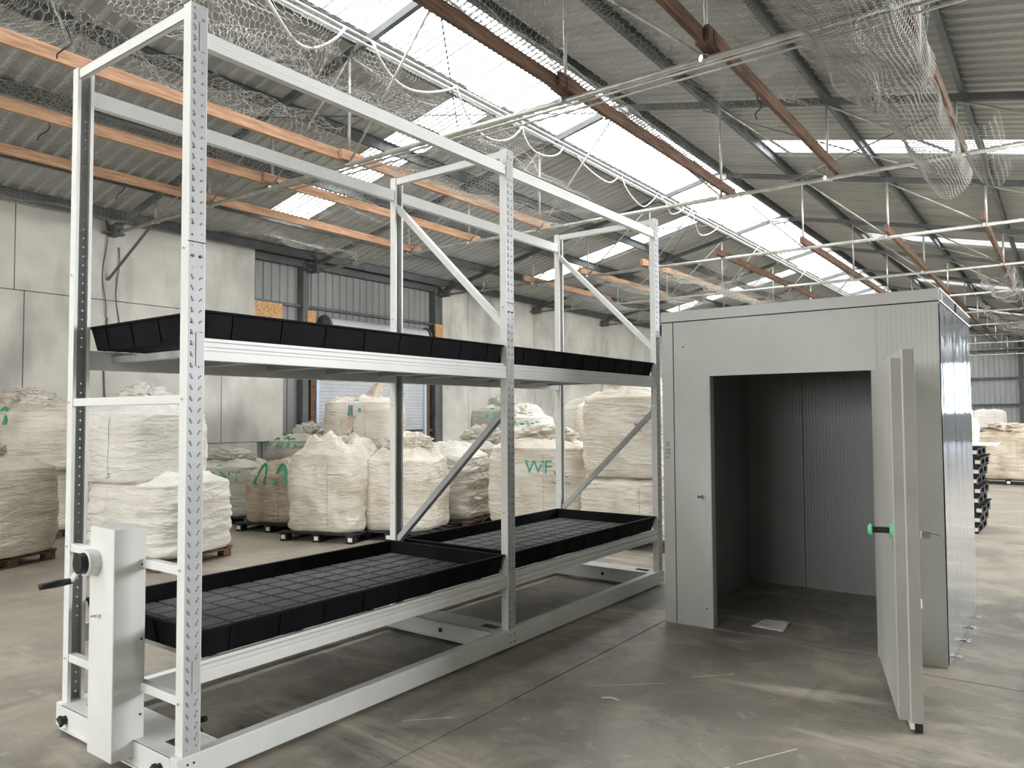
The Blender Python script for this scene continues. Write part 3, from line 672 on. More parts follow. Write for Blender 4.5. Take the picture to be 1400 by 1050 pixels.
def text_mesh(body, size, extrude=.0008):
    c = bpy.data.curves.new('t', 'FONT'); c.body = body; c.size = size; c.extrude = extrude; c.resolution_u = 3; c.align_x = 'CENTER'; c.align_y = 'CENTER'
    o = bpy.data.objects.new('t', c); COL.objects.link(o); bpy.context.view_layer.update()
    me = bpy.data.meshes.new_from_object(o.evaluated_get(bpy.context.evaluated_depsgraph_get())); bpy.data.objects.remove(o); return me
# handwritten figures running up the corner trim
me = text_mesh('7.55 M', .052); me.materials.clear(); me.materials.append(M['pencil'])
me.transform(Matrix.Translation((-2.583, CY0-.0012, 1.36)) @ Matrix.Rotation(math.pi/2, 4, 'X') @ Matrix.Rotation(math.pi/2, 4, 'Z') @ Matrix.Rotation(0,4,'Y'))
obj('handwriting', me, cr)

# paper on the cold room floor
def pap(u, v):
    c = [(-2.010,5.835),(-1.760,5.822),(-1.790,6.112),(-1.985,6.105)]
    x = (c[0][0]*(1-u)+c[1][0]*u)*(1-v)+(c[3][0]*(1-u)+c[2][0]*u)*v
    y = (c[0][1]*(1-u)+c[1][1]*u)*(1-v)+(c[3][1]*(1-u)+c[2][1]*u)*v
    return (x, y-(.008*noise.noise((u*6,0,2)) if v == 0 else 0), .0165+.012*abs(noise.noise((u*2.2,v*2.2,7)))*(.3+u*u))
pr = MB().quads(pap, 12, 12); po = pr.build('paper_sheet', M['paper'], smooth=True)
s = po.modifiers.new('thick','SOLIDIFY'); s.thickness = .0012
tag(po, 'crumpled white paper sheet lying on the cold room floor inside the doorway', 'paper')
pl = MB()
for v0 in (.30, .38, .62):
    for a, c in ((.12,.32),(.35,.5)):
        p0 = Vector(pap(a, v0)); p1 = Vector(pap(c, v0)); pl.beam(p0+Vector((0,0,.002)), p1+Vector((0,0,.002)), .006, .001)
pl.build('printed_lines', M['pencil'], po)

# ================================================================== BAGS AND PALLETS
def px(u, D):                                   # floor point under image column u at camera depth D
    L = (u-700)/FPX*D; return (math.cos(YAW)*L-math.sin(YAW)*D, math.sin(YAW)*L+math.cos(YAW)*D)
def make_pallet(kind, label):
    m_ = M['black'] if kind == 'black' else M['pallet_wood']
    root = thing('pallet', label, 'pallet', (0,0,0), world=False)
    for k in range(5): MB().box(-.56, .56, -.54+.245*k, -.54+.245*k+.10, .105, .125).build('deck_board', m_, root)
    for x in (-.54,-.05,.44):
        MB().box(x, x+.10, -.54, .54, .085, .105).build('stringer', m_, root)
        MB().box(x, x+.10, -.54, .54, 0, .015).build('bottom_board', m_, root)
        for y in (-.54,-.06,.42): MB().box(x, x+.10, y, y+.12, .015, .085).build('block', m_, root, bevel=.004)
    if kind == 'black':
        for x in (-.50, 0, .50):
            MB().box(x-.025, x+.035, -.545, -.540, .03, .08).build('white_marking', M['label_tape'], root)
    return root
pblack = make_pallet('black', 'x'); pwood = make_pallet('wood', 'x'); used = {'black': False, 'wood': False}
def pallet(kind, x, y, rz, label, z=0):
    src = pblack if kind == 'black' else pwood
    if not used[kind]: used[kind] = True; src.location = (x,y,z); src.rotation_euler = (0,0,rz); src['label'] = label; return src
    return dup(src, (x,y,z), label, rz)

def make_bag(label, x, y, z, rz, w=1.05, d=1.05, h=1.0, tone='cream', seed=1, crown='crumple', fold=1.0, n=104, m=66, belly=.03, slump=.25, squash=0, lean=(0,0), group='bulk bags along the left wall', straps=None, strapmat='green', rough_fold=0):
    root = thing('bulk_bag', label, 'bag', (x,y,z), rz, group, world=False)
    sd = seed*17.3; mt = BAGM[tone]
    body_top = h*(1-slump*.55)
    def P(u, t):           # u angle, t 0..1 bottom..top centre
        a = 2*math.pi*u; ca, sa = math.cos(a), math.sin(a)
        ex = 5.5
        if t < .06: r = t/.06*.94; zz = 0
        elif t < .62: r = 1; zz = (t-.06)/.56*body_top
        else: r = max(0.0, 1-((t-.62)/.38)); zz = body_top
        k = (abs(ca)**ex+abs(sa)**ex)**(-1/ex)
        if t >= .62:
            s_ = 1-r; k = k*(1-s_)+1.0*s_*.8
        vz = zz/body_top
        rad = r
        if .06 <= t < .62:
            rad = 1-.06*(1-min(1, vz/.12))**2 + belly*math.sin(math.pi*min(1,vz*1.05)) - (.035*max(0,(vz-.82)/.18)**2)
            q = noise.noise((ca*1.3+sd, sa*1.3, vz*7))
            rid = 1-abs(noise.noise((ca*1.6+sd, sa*1.6, vz*13+2*q)))*2
            rid3 = 1-abs(noise.noise((ca*2.4+q, sa*2.4+sd, vz*22+3*q)))*2
            rad += fold*(.024*q+.032*max(0,rid-.35)+.020*max(0,rid3-.5)+.008*noise.noise((ca*4, sa*4+sd, vz*34)))
            if rough_fold: rad += rough_fold*(.06*noise.noise((ca*2.6+sd, sa*2.6, vz*3.2))+.05*(1-abs(noise.noise((ca*3.5, sa*3.5+sd, vz*4)))*2))
        xx = ca*k*rad*w/2; yy = sa*k*rad*d/2
        if t >= .62:
            s_ = (t-.62)/.38
            rid = 1-abs(noise.noise((xx*2.6+sd, yy*2.6, 3)))*2
            rid2 = 1-abs(noise.noise((xx*6+sd, yy*6, 8)))*2
            zz = body_top + (h-body_top)*(math.sin(math.pi/2*min(1,s_*1.15))) * (1.0+.12*noise.noise((xx*2+sd,yy*2,1)))
            rid3 = 1-abs(noise.noise((xx*11+sd, yy*11, 4)))*2
            zz += (.085*rid+.050*rid2+.022*rid3-.04)*min(1, s_*4)*(.6+rough_fold)
            xx += .04*noise.noise((xx*5,yy*5,sd))*min(1,s_*3); yy += .04*noise.noise((xx*5,yy*5,sd+9))*min(1,s_*3)
        zz += squash*xx*(vz if t>.06 else 0)
        return (xx+lean[0]*zz, yy+lean[1]*zz, max(zz, 0))
    mb = MB(); vs_ = [P(i/n, .002+.998*j/m) for j in range(m+1) for i in range(n)]
    fs = [(j*n+i, j*n+(i+1)%n, (j+1)*n+(i+1)%n, (j+1)*n+i) for j in range(m) for i in range(n)] + [tuple(range(n))[::-1]]
    mb.add(vs_, fs); body = mb.build('bag_body', mt, root, smooth=True)
    bvh = BVHTree.FromPolygons([Vector(v) for v in mb.v], mb.f)
    top = max(v[2] for v in mb.v)
    # vertical sewn seams
    def on(dirx, diry, zz, off=.004):
        o_ = Vector((lean[0]*zz, lean[1]*zz, zz)); dd = Vector((dirx,diry,0)).normalized()
        hit = bvh.ray_cast(o_+dd*3, -dd)
        return hit[0]+hit[1]*off if hit[0] is not None else None
    for a in (-1.75, -1.28) if seed % 2 else (-1.9,):
        pts = [on(math.cos(a), math.sin(a), body_top*(.08+.86*k/14)) for k in range(15)]; pts = [p for p in pts if p]
        if len(pts) > 3: MB().tube(pts, .0020, 4).build('seam', M['pencil'] if a > -1.5 else mt, root)
    if crown in ('crumple','roll'):
        cx, cy = lean[0]*h+rnd.uniform(-.1,.1)*w, lean[1]*h+rnd.uniform(-.05,.05)*d
        n2, m2 = 72, 40; R = (.27 if crown == 'crumple' else .33)*w; HH = .17 if crown == 'crumple' else .13
        def Q(u, t):
            a = 2*math.pi*u; e = (t-.5)*math.pi
            v0 = Vector((math.cos(a)*math.cos(e), math.sin(a)*math.cos(e), math.sin(e)))
            rid = 1-abs(noise.noise(v0*2.6+Vector((sd,0,0))))*2; rid2 = 1-abs(noise.noise(v0*6+Vector((0,sd,0))))*2
            rid3 = 1-abs(noise.noise(v0*13+Vector((0,0,sd))))*2; s_ = 1+.36*rid+.22*rid2+.09*rid3-.25
            return (cx+v0.x*R*s_, cy+v0.y*R*.72*s_, top-.05+v0.z*HH*s_)
        q = MB(); vv = [Q(i/n2, j/m2) for j in range(m2+1) for i in range(n2)]
        q.add(vv, [(j*n2+i, j*n2+(i+1)%n2, (j+1)*n2+(i+1)%n2, (j+1)*n2+i) for j in range(m2) for i in range(n2)])
        q.build('gathered_top', mt, root, smooth=True)
    if crown == 'spout':
        cx = .08*w
        def Q(u, t):
            a = 2*math.pi*u; r_ = .10*w*(1-.55*t)+.03*math.sin(3*a+sd)+.03*noise.noise((u*6,t*4,sd)); r_ *= 1+.5*t*math.sin(2*a)
            return (cx+.12*t*w+math.cos(a)*r_, math.sin(a)*r_*.7, top-.06+.24*t)
        q = MB(); n2, m2 = 28, 10; vv = [Q(i/n2, j/m2) for j in range(m2+1) for i in range(n2)]
        q.add(vv, [(j*n2+i, j*n2+(i+1)%n2, (j+1)*n2+(i+1)%n2, (j+1)*n2+i) for j in range(m2) for i in range(n2)])
        o_ = q.build('spout', BAGM['tan'], root, smooth=True); sm = o_.modifiers.new('t','SOLIDIFY'); sm.thickness = .006
    for (ang, dz) in (straps or []):
        # lifting loop lying over the shoulder
        p0 = on(math.cos(ang-.16), math.sin(ang-.16), body_top*.80, .035); p1 = on(math.cos(ang+.16), math.sin(ang+.16), body_top*.80, .035)
        if p0 is None or p1 is None: continue
        c0 = Vector((math.cos(ang),math.sin(ang),0)); tp = (p0+p1)/2+Vector((0,0,h-body_top*.80+dz))-c0*.16
        pts = []
        for k in range(13):
            t_ = k/12; b0 = (1-t_)**3; b1 = 3*(1-t_)**2*t_; b2 = 3*(1-t_)*t_**2; b3 = t_**3
            pts.append(p0*b0+(tp+(p0-p1)*.3)*b1*1.0+(tp+(p1-p0)*.3)*b2+p1*b3)
        st = MB()
        for k in range(12): st.beam(pts[k], pts[k+1], .045, .006, c0)
        st.build('lifting_strap', M[strapmat], root)
    root['_'] = 0; del root['_']
    return root, bvh
def mark(root_bvh, body, ang, z, size, mt, name='lettering', turn=0):
    """write on the bag's side: text mesh wrapped onto the body along direction ang (local)"""
    root, bvh = root_bvh; me = text_mesh(body, size, 0); a = Vector((math.cos(ang), math.sin(ang), 0)); tn = Vector((-a.y, a.x, 0))
    for v in me.vertices:
        x_, y_ = v.co.x*math.cos(turn)-v.co.y*math.sin(turn), v.co.x*math.sin(turn)+v.co.y*math.cos(turn)
        p = tn*x_+Vector((0,0,z+y_)); h_ = bvh.ray_cast(p+a*3, -a)
        v.co = (h_[0]+a*.006) if h_[0] is not None else p+a*.5
    me.materials.clear(); me.materials.append(mt); o_ = obj(name, me, root); return o_
CAMD = YAW+math.pi/2+math.pi                   # direction from far point back to the camera (world angle)
def toward(rz): return (YAW-math.pi/2)-rz       # local angle that faces the camera axis

def at(u, D): return px(u, D)
# near pair, far left
x, y = at(-28, 8.55); pallet('wood', x, y, .35, 'dark worn wooden pallet under the left-edge bag with the ruffled top')
make_bag('full cream bulk bag with a ruffled top, cut by the left edge of the view', x, y, .125, .35, 1.22, 1.2, 1.10, 'cream', 3, 'crumple', 1.0)
x, y = at(48, 10.6); pallet('wood', x, y, .2, 'wooden pallet hidden low behind the bag at the left edge')
make_bag('cream bulk bag mostly hidden behind the left-edge bag, lower of its stack', x, y, .125, .2, 1.25, 1.1, .86, 'cream', 4, None)
make_bag('cream bulk bag with green loops and bunched top, upper at far left', x, y, .94, .12, 1.55, 1.15, .90, 'cream', 5, 'crumple', .9, straps=[(-1.9,.02),(-1.1,.0)])
x, y = at(222, 8.75); pallet('wood', x, y, .25, 'brown wooden pallet under the two-high white stack behind the near post')
make_bag('white creased bulk bag, bottom of the two-high stack behind the crank tower', x, y, .125, .28, 1.20, 1.12, .90, 'white', 6, None, 1.5)
make_bag('cream bulk bag with rolled crumpled neck, atop the white creased one', x-.22, y-.12, .93, .22, 1.08, 1.10, .88, 'white', 7, 'crumple', .8, squash=-.04, lean=(0,0))
# middle group
x, y = at(318, 12.1); pallet('black', x, y, .55, 'black plastic pallet under the grey NT-marked bag')
bb = make_bag('low greyish bulk bag marked NT in green, right of the near front post', x, y, .125, .55, 1.15, 1.1, .86, 'grey', 8, 'roll', .8, straps=[(-2.3,-.05),(-1.5,-.05)])
mark(bb, 'NT', toward(.55)+.30, .60, .24, M['dkgreen'])
x, y = at(398, 11.3); pallet('black', x, y, .30, 'black plastic pallet under the short tan bag in the middle')
make_bag('short tan bulk bag with brown stained side and green loops on top', x, y, .125, .30, .98, .95, .80, 'tan', 9, None, .7, straps=[(-1.9,.12),(-1.2,.12)], rough_fold=.5)
x, y = at(418, 13.3)
make_bag('greyish bulk bag with green straps, behind the short tan one, below', x, y, 0, .1, 1.0, 1.0, .72, 'grey', 30, None, .7)
make_bag('greyish bulk bag with green straps and a knotted neck, in front of roller door', x, y, .69, .1, .98, 1.0, .62, 'grey', 10, 'crumple', .8, straps=[(-2.0,.0),(-1.2,.0),(-1.5,.03)])
x, y = at(462, 10.45); pallet('black', x, y, .32, 'black plastic pallet with white marks under the saggy tan-cream bag')
make_bag('saggy cream bulk bag with a tall twisted ear at its right shoulder', x, y, .125, .32, .98, .98, 1.16, 'cream', 11, 'spout', .9, rough_fold=1.1)
x, y = at(500, 12.5)
make_bag('cream bulk bag hidden below the single high bag before roller door', x, y, .0, .2, 1.15, 1.1, 1.14, 'cream', 12, None)
rb_ = make_bag('clean square cream bulk bag with blue-grey strap, highest before roller door', x, y, 1.10, .50, 1.15, 1.05, .84, 'cream', 13, 'spout', .55, belly=.02, slump=.18, straps=[(-1.57,.0)])
t = MB(); fc = toward(.50)
for off in (-.05, .03):
    pts = []
    for k in range(9):
        a = Vector((math.cos(fc-.25), math.sin(fc-.25), 0)); tn = Vector((-a.y,a.x,0)); h_ = rb_[1].ray_cast(a*3+tn*(off*(1-k/16))+Vector((0,0,.06+.66*k/8)), -a)
        if h_[0] is not None: pts.append(h_[0]+a*.008)
    for k in range(len(pts)-1): t.beam(pts[k], pts[k+1], .030, .005, a)
t.build('hanging_strap', M['bluestrap'], rb_[0])
mark(rb_, ':;.:', toward(.5)-.75, .60, .12, M['pencil'])
x, y = at(556, 10.5); pallet('black', x, y, .30, 'black plastic pallet partly hidden by the lower tray, under a cream bag')
make_bag('cream bulk bag with yellow-tinged bunched top, standing behind the middle rear post', x, y, .125, .30, .94, .95, 1.06, 'cream', 14, 'roll', 1.0, rough_fold=.6)
x, y = at(616, 11.6); pallet('wood', x, y, .25, 'wooden pallet behind the tray junction under the pleated white bag')
make_bag('white pleated bulk bag behind the lower diagonal brace', x, y, .125, .25, 1.0, 1.0, 1.05, 'white', 15, None, 2.4, rough_fold=.3)
x, y = at(655, 12.5); pallet('wood', x, y, .15, 'wooden pallet under the smooth grey-cream bag with printed patch')
bb = make_bag('smooth grey-cream bulk bag with a small printed patch and tousled top', x, y, .125, .15, 1.16, 1.1, 1.15, 'grey', 16, 'crumple', .35, straps=[(-2.4,.0),(-1.9,.02)])
mark(bb, '::: ..\n .:: .\n  ..', toward(.15)+.18, .86, .09, M['ink'])
x, y = at(684, 14.9)
make_bag('cream bulk bag low against the concrete wall behind the others', x, y, 0, .1, 1.1, 1.1, 1.15, 'grey', 17, None)
make_bag('dull grey bulk bag with open frayed top beside the middle front post', x, y, 1.1, .1, .92, .95, .72, 'grey', 18, 'crumple', .5, straps=[(-1.4,.0)])
x, y = at(722, 13.9)
make_bag('cream bulk bag hidden low behind the WF-marked one', x, y, 0, .1, 1.0, 1.0, 1.12, 'cream', 19, None)
bb = make_bag('small cream bulk bag with two green strap bands, above the WF-marked bag', x, y, 1.06, .3, .80, .85, .62, 'white', 20, 'roll', .7, straps=[(-2.0,.0),(-1.1,.0)])
for da in (-.28, .14):
    a0 = toward(.3)+da; a = Vector((math.cos(a0), math.sin(a0), 0)); t = MB(); pts = []
    for k in range(6):
        h_ = bb[1].ray_cast(a*3+Vector((0,0,.20+.05*k)), -a)
        if h_[0] is not None: pts.append(h_[0]+a*.008)
    for k in range(len(pts)-1): t.beam(pts[k], pts[k+1], .06, .005, a)
    t.build('strap_band', M['green'], bb[0])
x, y = at(742, 11.0); pallet('wood', x, y, .3, 'wooden pallet under the large WF-marked bag')
bb = make_bag('large cream bulk bag marked WF in green with a puffed white top', x, y, .125, .3, 1.36, 1.1, 1.22, 'cream', 21, 'roll', 1.2)
mark(bb, 'WF', toward(.3)-.16, .80, .26, M['dkgreen'])
mark(bb, 'WL\n~=~-\n -.-', toward(.3)+.30, .60, .11, M['ink'])
x, y = at(786, 13.3)
make_bag('greyish bulk bag low behind the WF bag with tangled top', x, y, 0, .2, 1.05, 1.0, 1.12, 'grey', 22, None, 1.0)
x, y = at(805, 14.6)
make_bag('grey-brown bulk bag low against the far concrete wall', x, y, 0, .2, .95, .95, 1.15, 'grey', 23, None, .6)
make_bag('round-shouldered grey-brown bulk bag, upper, against the concrete wall', x+.0, y, 1.18, .2, 1.0, .95, .78, 'grey', 24, None, .4, belly=.12, slump=.5)
x, y = at(828, 12.0)
make_bag('cream bulk bag, lower of the narrow stack left of the tall pair', x, y, 0, .3, .90, .90, 1.10, 'cream', 25, None, 1.0)
make_bag('cream bulk bag, upper of the narrow stack left of the tall pair', x+.03, y, 1.10, .3, .90, .92, .78, 'cream', 26, None, .8)
x, y = at(872, 9.75); pallet('wood', x, y, .12, 'reddish wooden pallet seen under the far end of the lower tray')
make_bag('big cream bulk bag, lower of the tall pair beside the cold room', x, y, .125, .18, 1.26, 1.12, .78, 'cream', 27, None, 1.3)
bb = make_bag('big cream bulk bag with a rolled collar, upper of the tall pair beside cold room', x-.02, y+.02, .87, .14, 1.16, 1.12, 1.14, 'cream', 28, 'crumple', .9)
mark(bb, 'w=\n~-', toward(.14)-.15, .62, .08, M['ink'])
# behind the cold room, on the right
RG = 'bulk bags beyond the cold room'
pallet('black', -1.15, 21.1, .05, 'black pallet with white marks under the tan bag at the right edge')
make_bag('wide tan-grey bulk bag on a pallet at the right edge of the view', -1.15, 21.1, .125, .05, 1.5, 1.2, 1.1, 'tan', 31, 'roll', 1.3, group=RG)
make_bag('greyish bulk bag with green loop beyond the cold room, lower', -1.75, 15.0, .0, .1, 1.0, 1.0, 1.20, 'grey', 32, None, .8, group=RG)
make_bag('greyish bulk bag with green loop, above another beyond the cold room', -1.65, 15.0, 1.13, .1, .85, .9, .48, 'grey', 33, 'roll', .8, group=RG, straps=[(-1.2,0)])
xw_, yw_ = px(1353, 23.5)
make_bag('white-wrapped bulk bag behind the tan one at the right edge, lower', xw_, yw_, .0, .1, 1.0, 1.0, .98, 'grey', 34, None, .8, group=RG)
make_bag('square white-wrapped bulk bag, upper, behind the white board', xw_-.03, yw_, .90, .1, .90, .9, .80, 'white', 35, None, .3, group=RG, belly=.0, slump=.1)
# stack of black pallets and the white board
for k in range(9):
    pallet('black', -1.52+.012*((k*7)%5-2), 12.62, .02*((k*3)%3-1), 'black plastic pallet in the tall stack behind cold room, number %d up' % (k+1) if 0 else
           ['bottom', 'second lowest', 'third lowest', 'fourth lowest', 'middle', 'fourth highest', 'third highest', 'second highest', 'topmost'][k]+' black pallet of the tall stack behind the cold room', .001+k*.131)
bd = MB().box(-2.05, -.80, 12.1, 13.2, 1.188, 1.206).build('white_board', M['label_tape'], bevel=.003)
tag(bd, 'flat white board lying on top of the black pallet stack', 'board')
gp = MB().box(-1.6, -.700, 7.66, 7.70, .0, 1.95).build('loose_panel', M['panel_flat'], bevel=.003)
tag(gp, 'narrow grey panel edge standing just behind the cold room', 'panel')
# ================================================================== ROOF TIMBERS
def timber(x, y0, y1, mt, label, z=4.735, w_=.05, h=.125, blocks=()):
    r = thing('roof_timber', label, 'timber beam', (x, y0, z), group='timber battens lying on the trusses')
    MB().box(x-w_/2, x+w_/2, y0, y1, z, z+h).build('batten', M[mt], r, bevel=.003)
    for yb in blocks:
        MB().box(x+w_/2, x+w_/2+.045, yb-.18, yb+.18, z+.01, z+h+.02).box(x-w_/2-.04, x-w_/2, yb-.15, yb+.2, z+.01, z+h+.015).build('splice_block', M[mt], r, bevel=.003)
    return r
NM = {-9.95:'outermost left', -8.50:'second from the left wall', -7.00:'third from the left wall', -5.70:'just left of the ridge skylight',
      -3.82:'under the ridge skylight', -2.37:'right of the ridge skylight', -.96:'furthest right'}
for x_, mt in ((-9.95,'orange_timber'),(-8.50,'orange_timber'),(-7.0,'orange_timber'),(-3.82,'brown_timber'),(-2.37,'brown_timber'),(-.96,'brown_timber')):
    c_ = 'orange' if 'orange' in mt else 'brown'
    timber(x_, -1.9, 6.30, mt, '%s roof timber %s, nearest run up to the first chord' % (c_, NM[x_]), blocks=(6.1,) if c_ == 'brown' else ())
    timber(x_+.055, 6.02, 10.55, mt, '%s roof timber %s, second run past the first chord' % (c_, NM[x_]), blocks=())
timber(-5.70, 6.0, 10.4, 'brown_timber', 'brown roof timber just left of the ridge skylight behind the rack top')
for x_, mt, ye_ in ((-9.98,'orange_timber',18.2),(-8.48,'orange_timber',18.6),(-7.0,'orange_timber',22.6),(-5.40,'brown_timber',22.8),(-3.80,'brown_timber',22.7),(-2.40,'brown_timber',22.7),(-1.0,'brown_timber',22.7)):
    nm = {-9.98:'outermost left', -8.48:'second from left', -7.0:'third from left', -5.40:'fourth from left', -3.80:'under the ridge skylight', -2.40:'above the cold room lid', -1.0:'furthest right'}[x_]
    timber(x_, 14.1, ye_, mt, '%s roof timber in the far run, %s' % ('orange' if 'orange' in mt else 'brown', nm), w_=.06)
for x_, y0 in ((-3.8,22.9),(-2.4,22.9),(-1.0,22.9),(-2.4,31.2),(-1.0,31.2)):
    timber(x_, y0, y0+8, 'brown_timber', 'distant brown roof timber %s, starting %s' % ({-3.8:'under the skylight',-2.4:'above the cold room corner',-1.0:'furthest right'}[x_], 'past the fifth chord' if y0 < 30 else 'deep in the hall'), w_=.06)

# conduits clipped under the first chord
for k, (dz, dy, r_) in enumerate(((-.065,-.02,.014),(-.115,.0,.011))):
    tag(MB().tube([(-8.3, TY[2]+dy, 4.70+dz), (XV, TY[2]+dy, 4.70+dz)], r_, 8).build('conduit', M['pipe'], smooth=True),
        ('upper' if k == 0 else 'lower')+' thin grey conduit running just below the first long chord', 'conduit', 'conduits under the chord')
for k in range(2):
    x_ = -6.43-.07*k
    tag(MB().tube([(x_, YB+.2, 6.02-.03*k), (x_, 38, 6.02-.03*k)], .016, 8).build('conduit', M['hose'], smooth=True),
        ('right' if k == 0 else 'left')+' one of the two pale conduits along the lower edge of the ridge skylight', 'conduit', 'conduits beside the skylight')
# hose swags hanging from them
sag = [.44,.40,.30,.46,.34,.28,.40,.22,.36,.3,.3,.3]
for k in range(9):
    y0 = 2.9+1.55*k
    pts = []
    for i in range(19):
        t_ = i/18; pts.append((-6.42+.05*math.sin(t_*6+k), y0+(1.5-.35*(k%3==1))*t_, 6.02-sag[k]*math.sin(math.pi*t_**(.8+.25*(k%2)))**.8-.03))
    tag(MB().tube(pts, .012+.005*(k<3), 7).build('hose_swag', M['hose'], smooth=True), 'pale hose loop hanging beside the skylight, %s along from the near end' % (ORD[k] if k < 12 else ''), 'hose', 'hose loops beside the skylight')
# small black cables hanging from the timbers
for i, (x_, y_, z_, l) in enumerate(((-8.55,3.4,4.75,.25),(-9.95,4.9,4.75,.28),(-7.0,5.6,4.74,.10),(-6.9,2.9,5.0,.3),(-2.35,7.3,4.75,.28))):
    pts = [(x_+.02*math.sin(k*1.3+i), y_+.06*math.sin(k*.7), z_+.03-l*k/7) for k in range(8)]
    tag(MB().tube(pts, .007, 6).build('cable_tail', M['black_rubber'], smooth=True), 'short black cable tail hanging from a roof timber, %s' % ['second batten from the left','outermost left batten','third batten from the left, short','near the top of the rack post','brown batten right of the skylight'][i], 'cable')
# downpipe brace and cables on the concrete wall
br = thing('wall_brace', 'dark strip brace slanting from the wall to the first chord', 'brace', (XW, 6.16, 3.9))
MB().beam((XW+.02,6.1,3.92), (XW+1.0,6.30,4.72), .05, .012).build('strap', M['dust'], br)
for k, (a, c) in enumerate((((XW+.02,6.05,4.95),(XW+.02,6.05,3.30)), ((XW+.02,6.25,4.5),(XW+.02,6.30,2.75)))):
    pts = [(a[0]+.02*math.sin(i), a[1]+(c[1]-a[1])*i/9+.03*math.sin(i*.9+k), a[2]+(c[2]-a[2])*i/9) for i in range(10)]
    tag(MB().tube(pts, .009, 6).build('wall_cable', M['dust'], smooth=True), ('left' if k == 0 else 'right')+' of two thin cables hanging down the concrete panel below the truss end', 'cable')
pts = [(XW+.03, 6.25+.35*math.sin(math.pi*i/12)*1.0+.02*i, 2.75-.28*math.sin(math.pi*i/12)+.0) for i in range(13)]
tag(MB().tube(pts, .009, 6).build('wall_cable', M['dust'], smooth=True), 'looped loose cable end on the concrete panel seen below the upper tray', 'cable')
tag(MB().tube([(XW+.02,6.1,3.3),(XW+.02,6.06,2.4),(XW+.02,6.12,1.2)], .012, 6).build('wall_cable', M['dust'], smooth=True), 'vertical dark cable dropping to the bags on the concrete panel', 'cable')
cb = MB(); pts = [(XW+.9,6.30,4.74),(XW+1.5,6.22,4.70),(XW+2.4,6.2,4.76),(XW+3.4,6.2,4.72),(XW+4.4,6.2,4.76)]
tag(cb.tube(pts, .014, 6).build('chord_cable', M['black_rubber'], smooth=True), 'black cable strapped along the left end of the first chord', 'cable')
# debris on the floor
t = MB().tube([(-2.228,3.905,.006),(-2.18,3.935,.007),(-2.125,3.925,.006)], .0045, 6)
tag(t.build('twig', M['hose'], smooth=True), 'small curved pale twig lying on the floor in front of the cold room', 'twig')

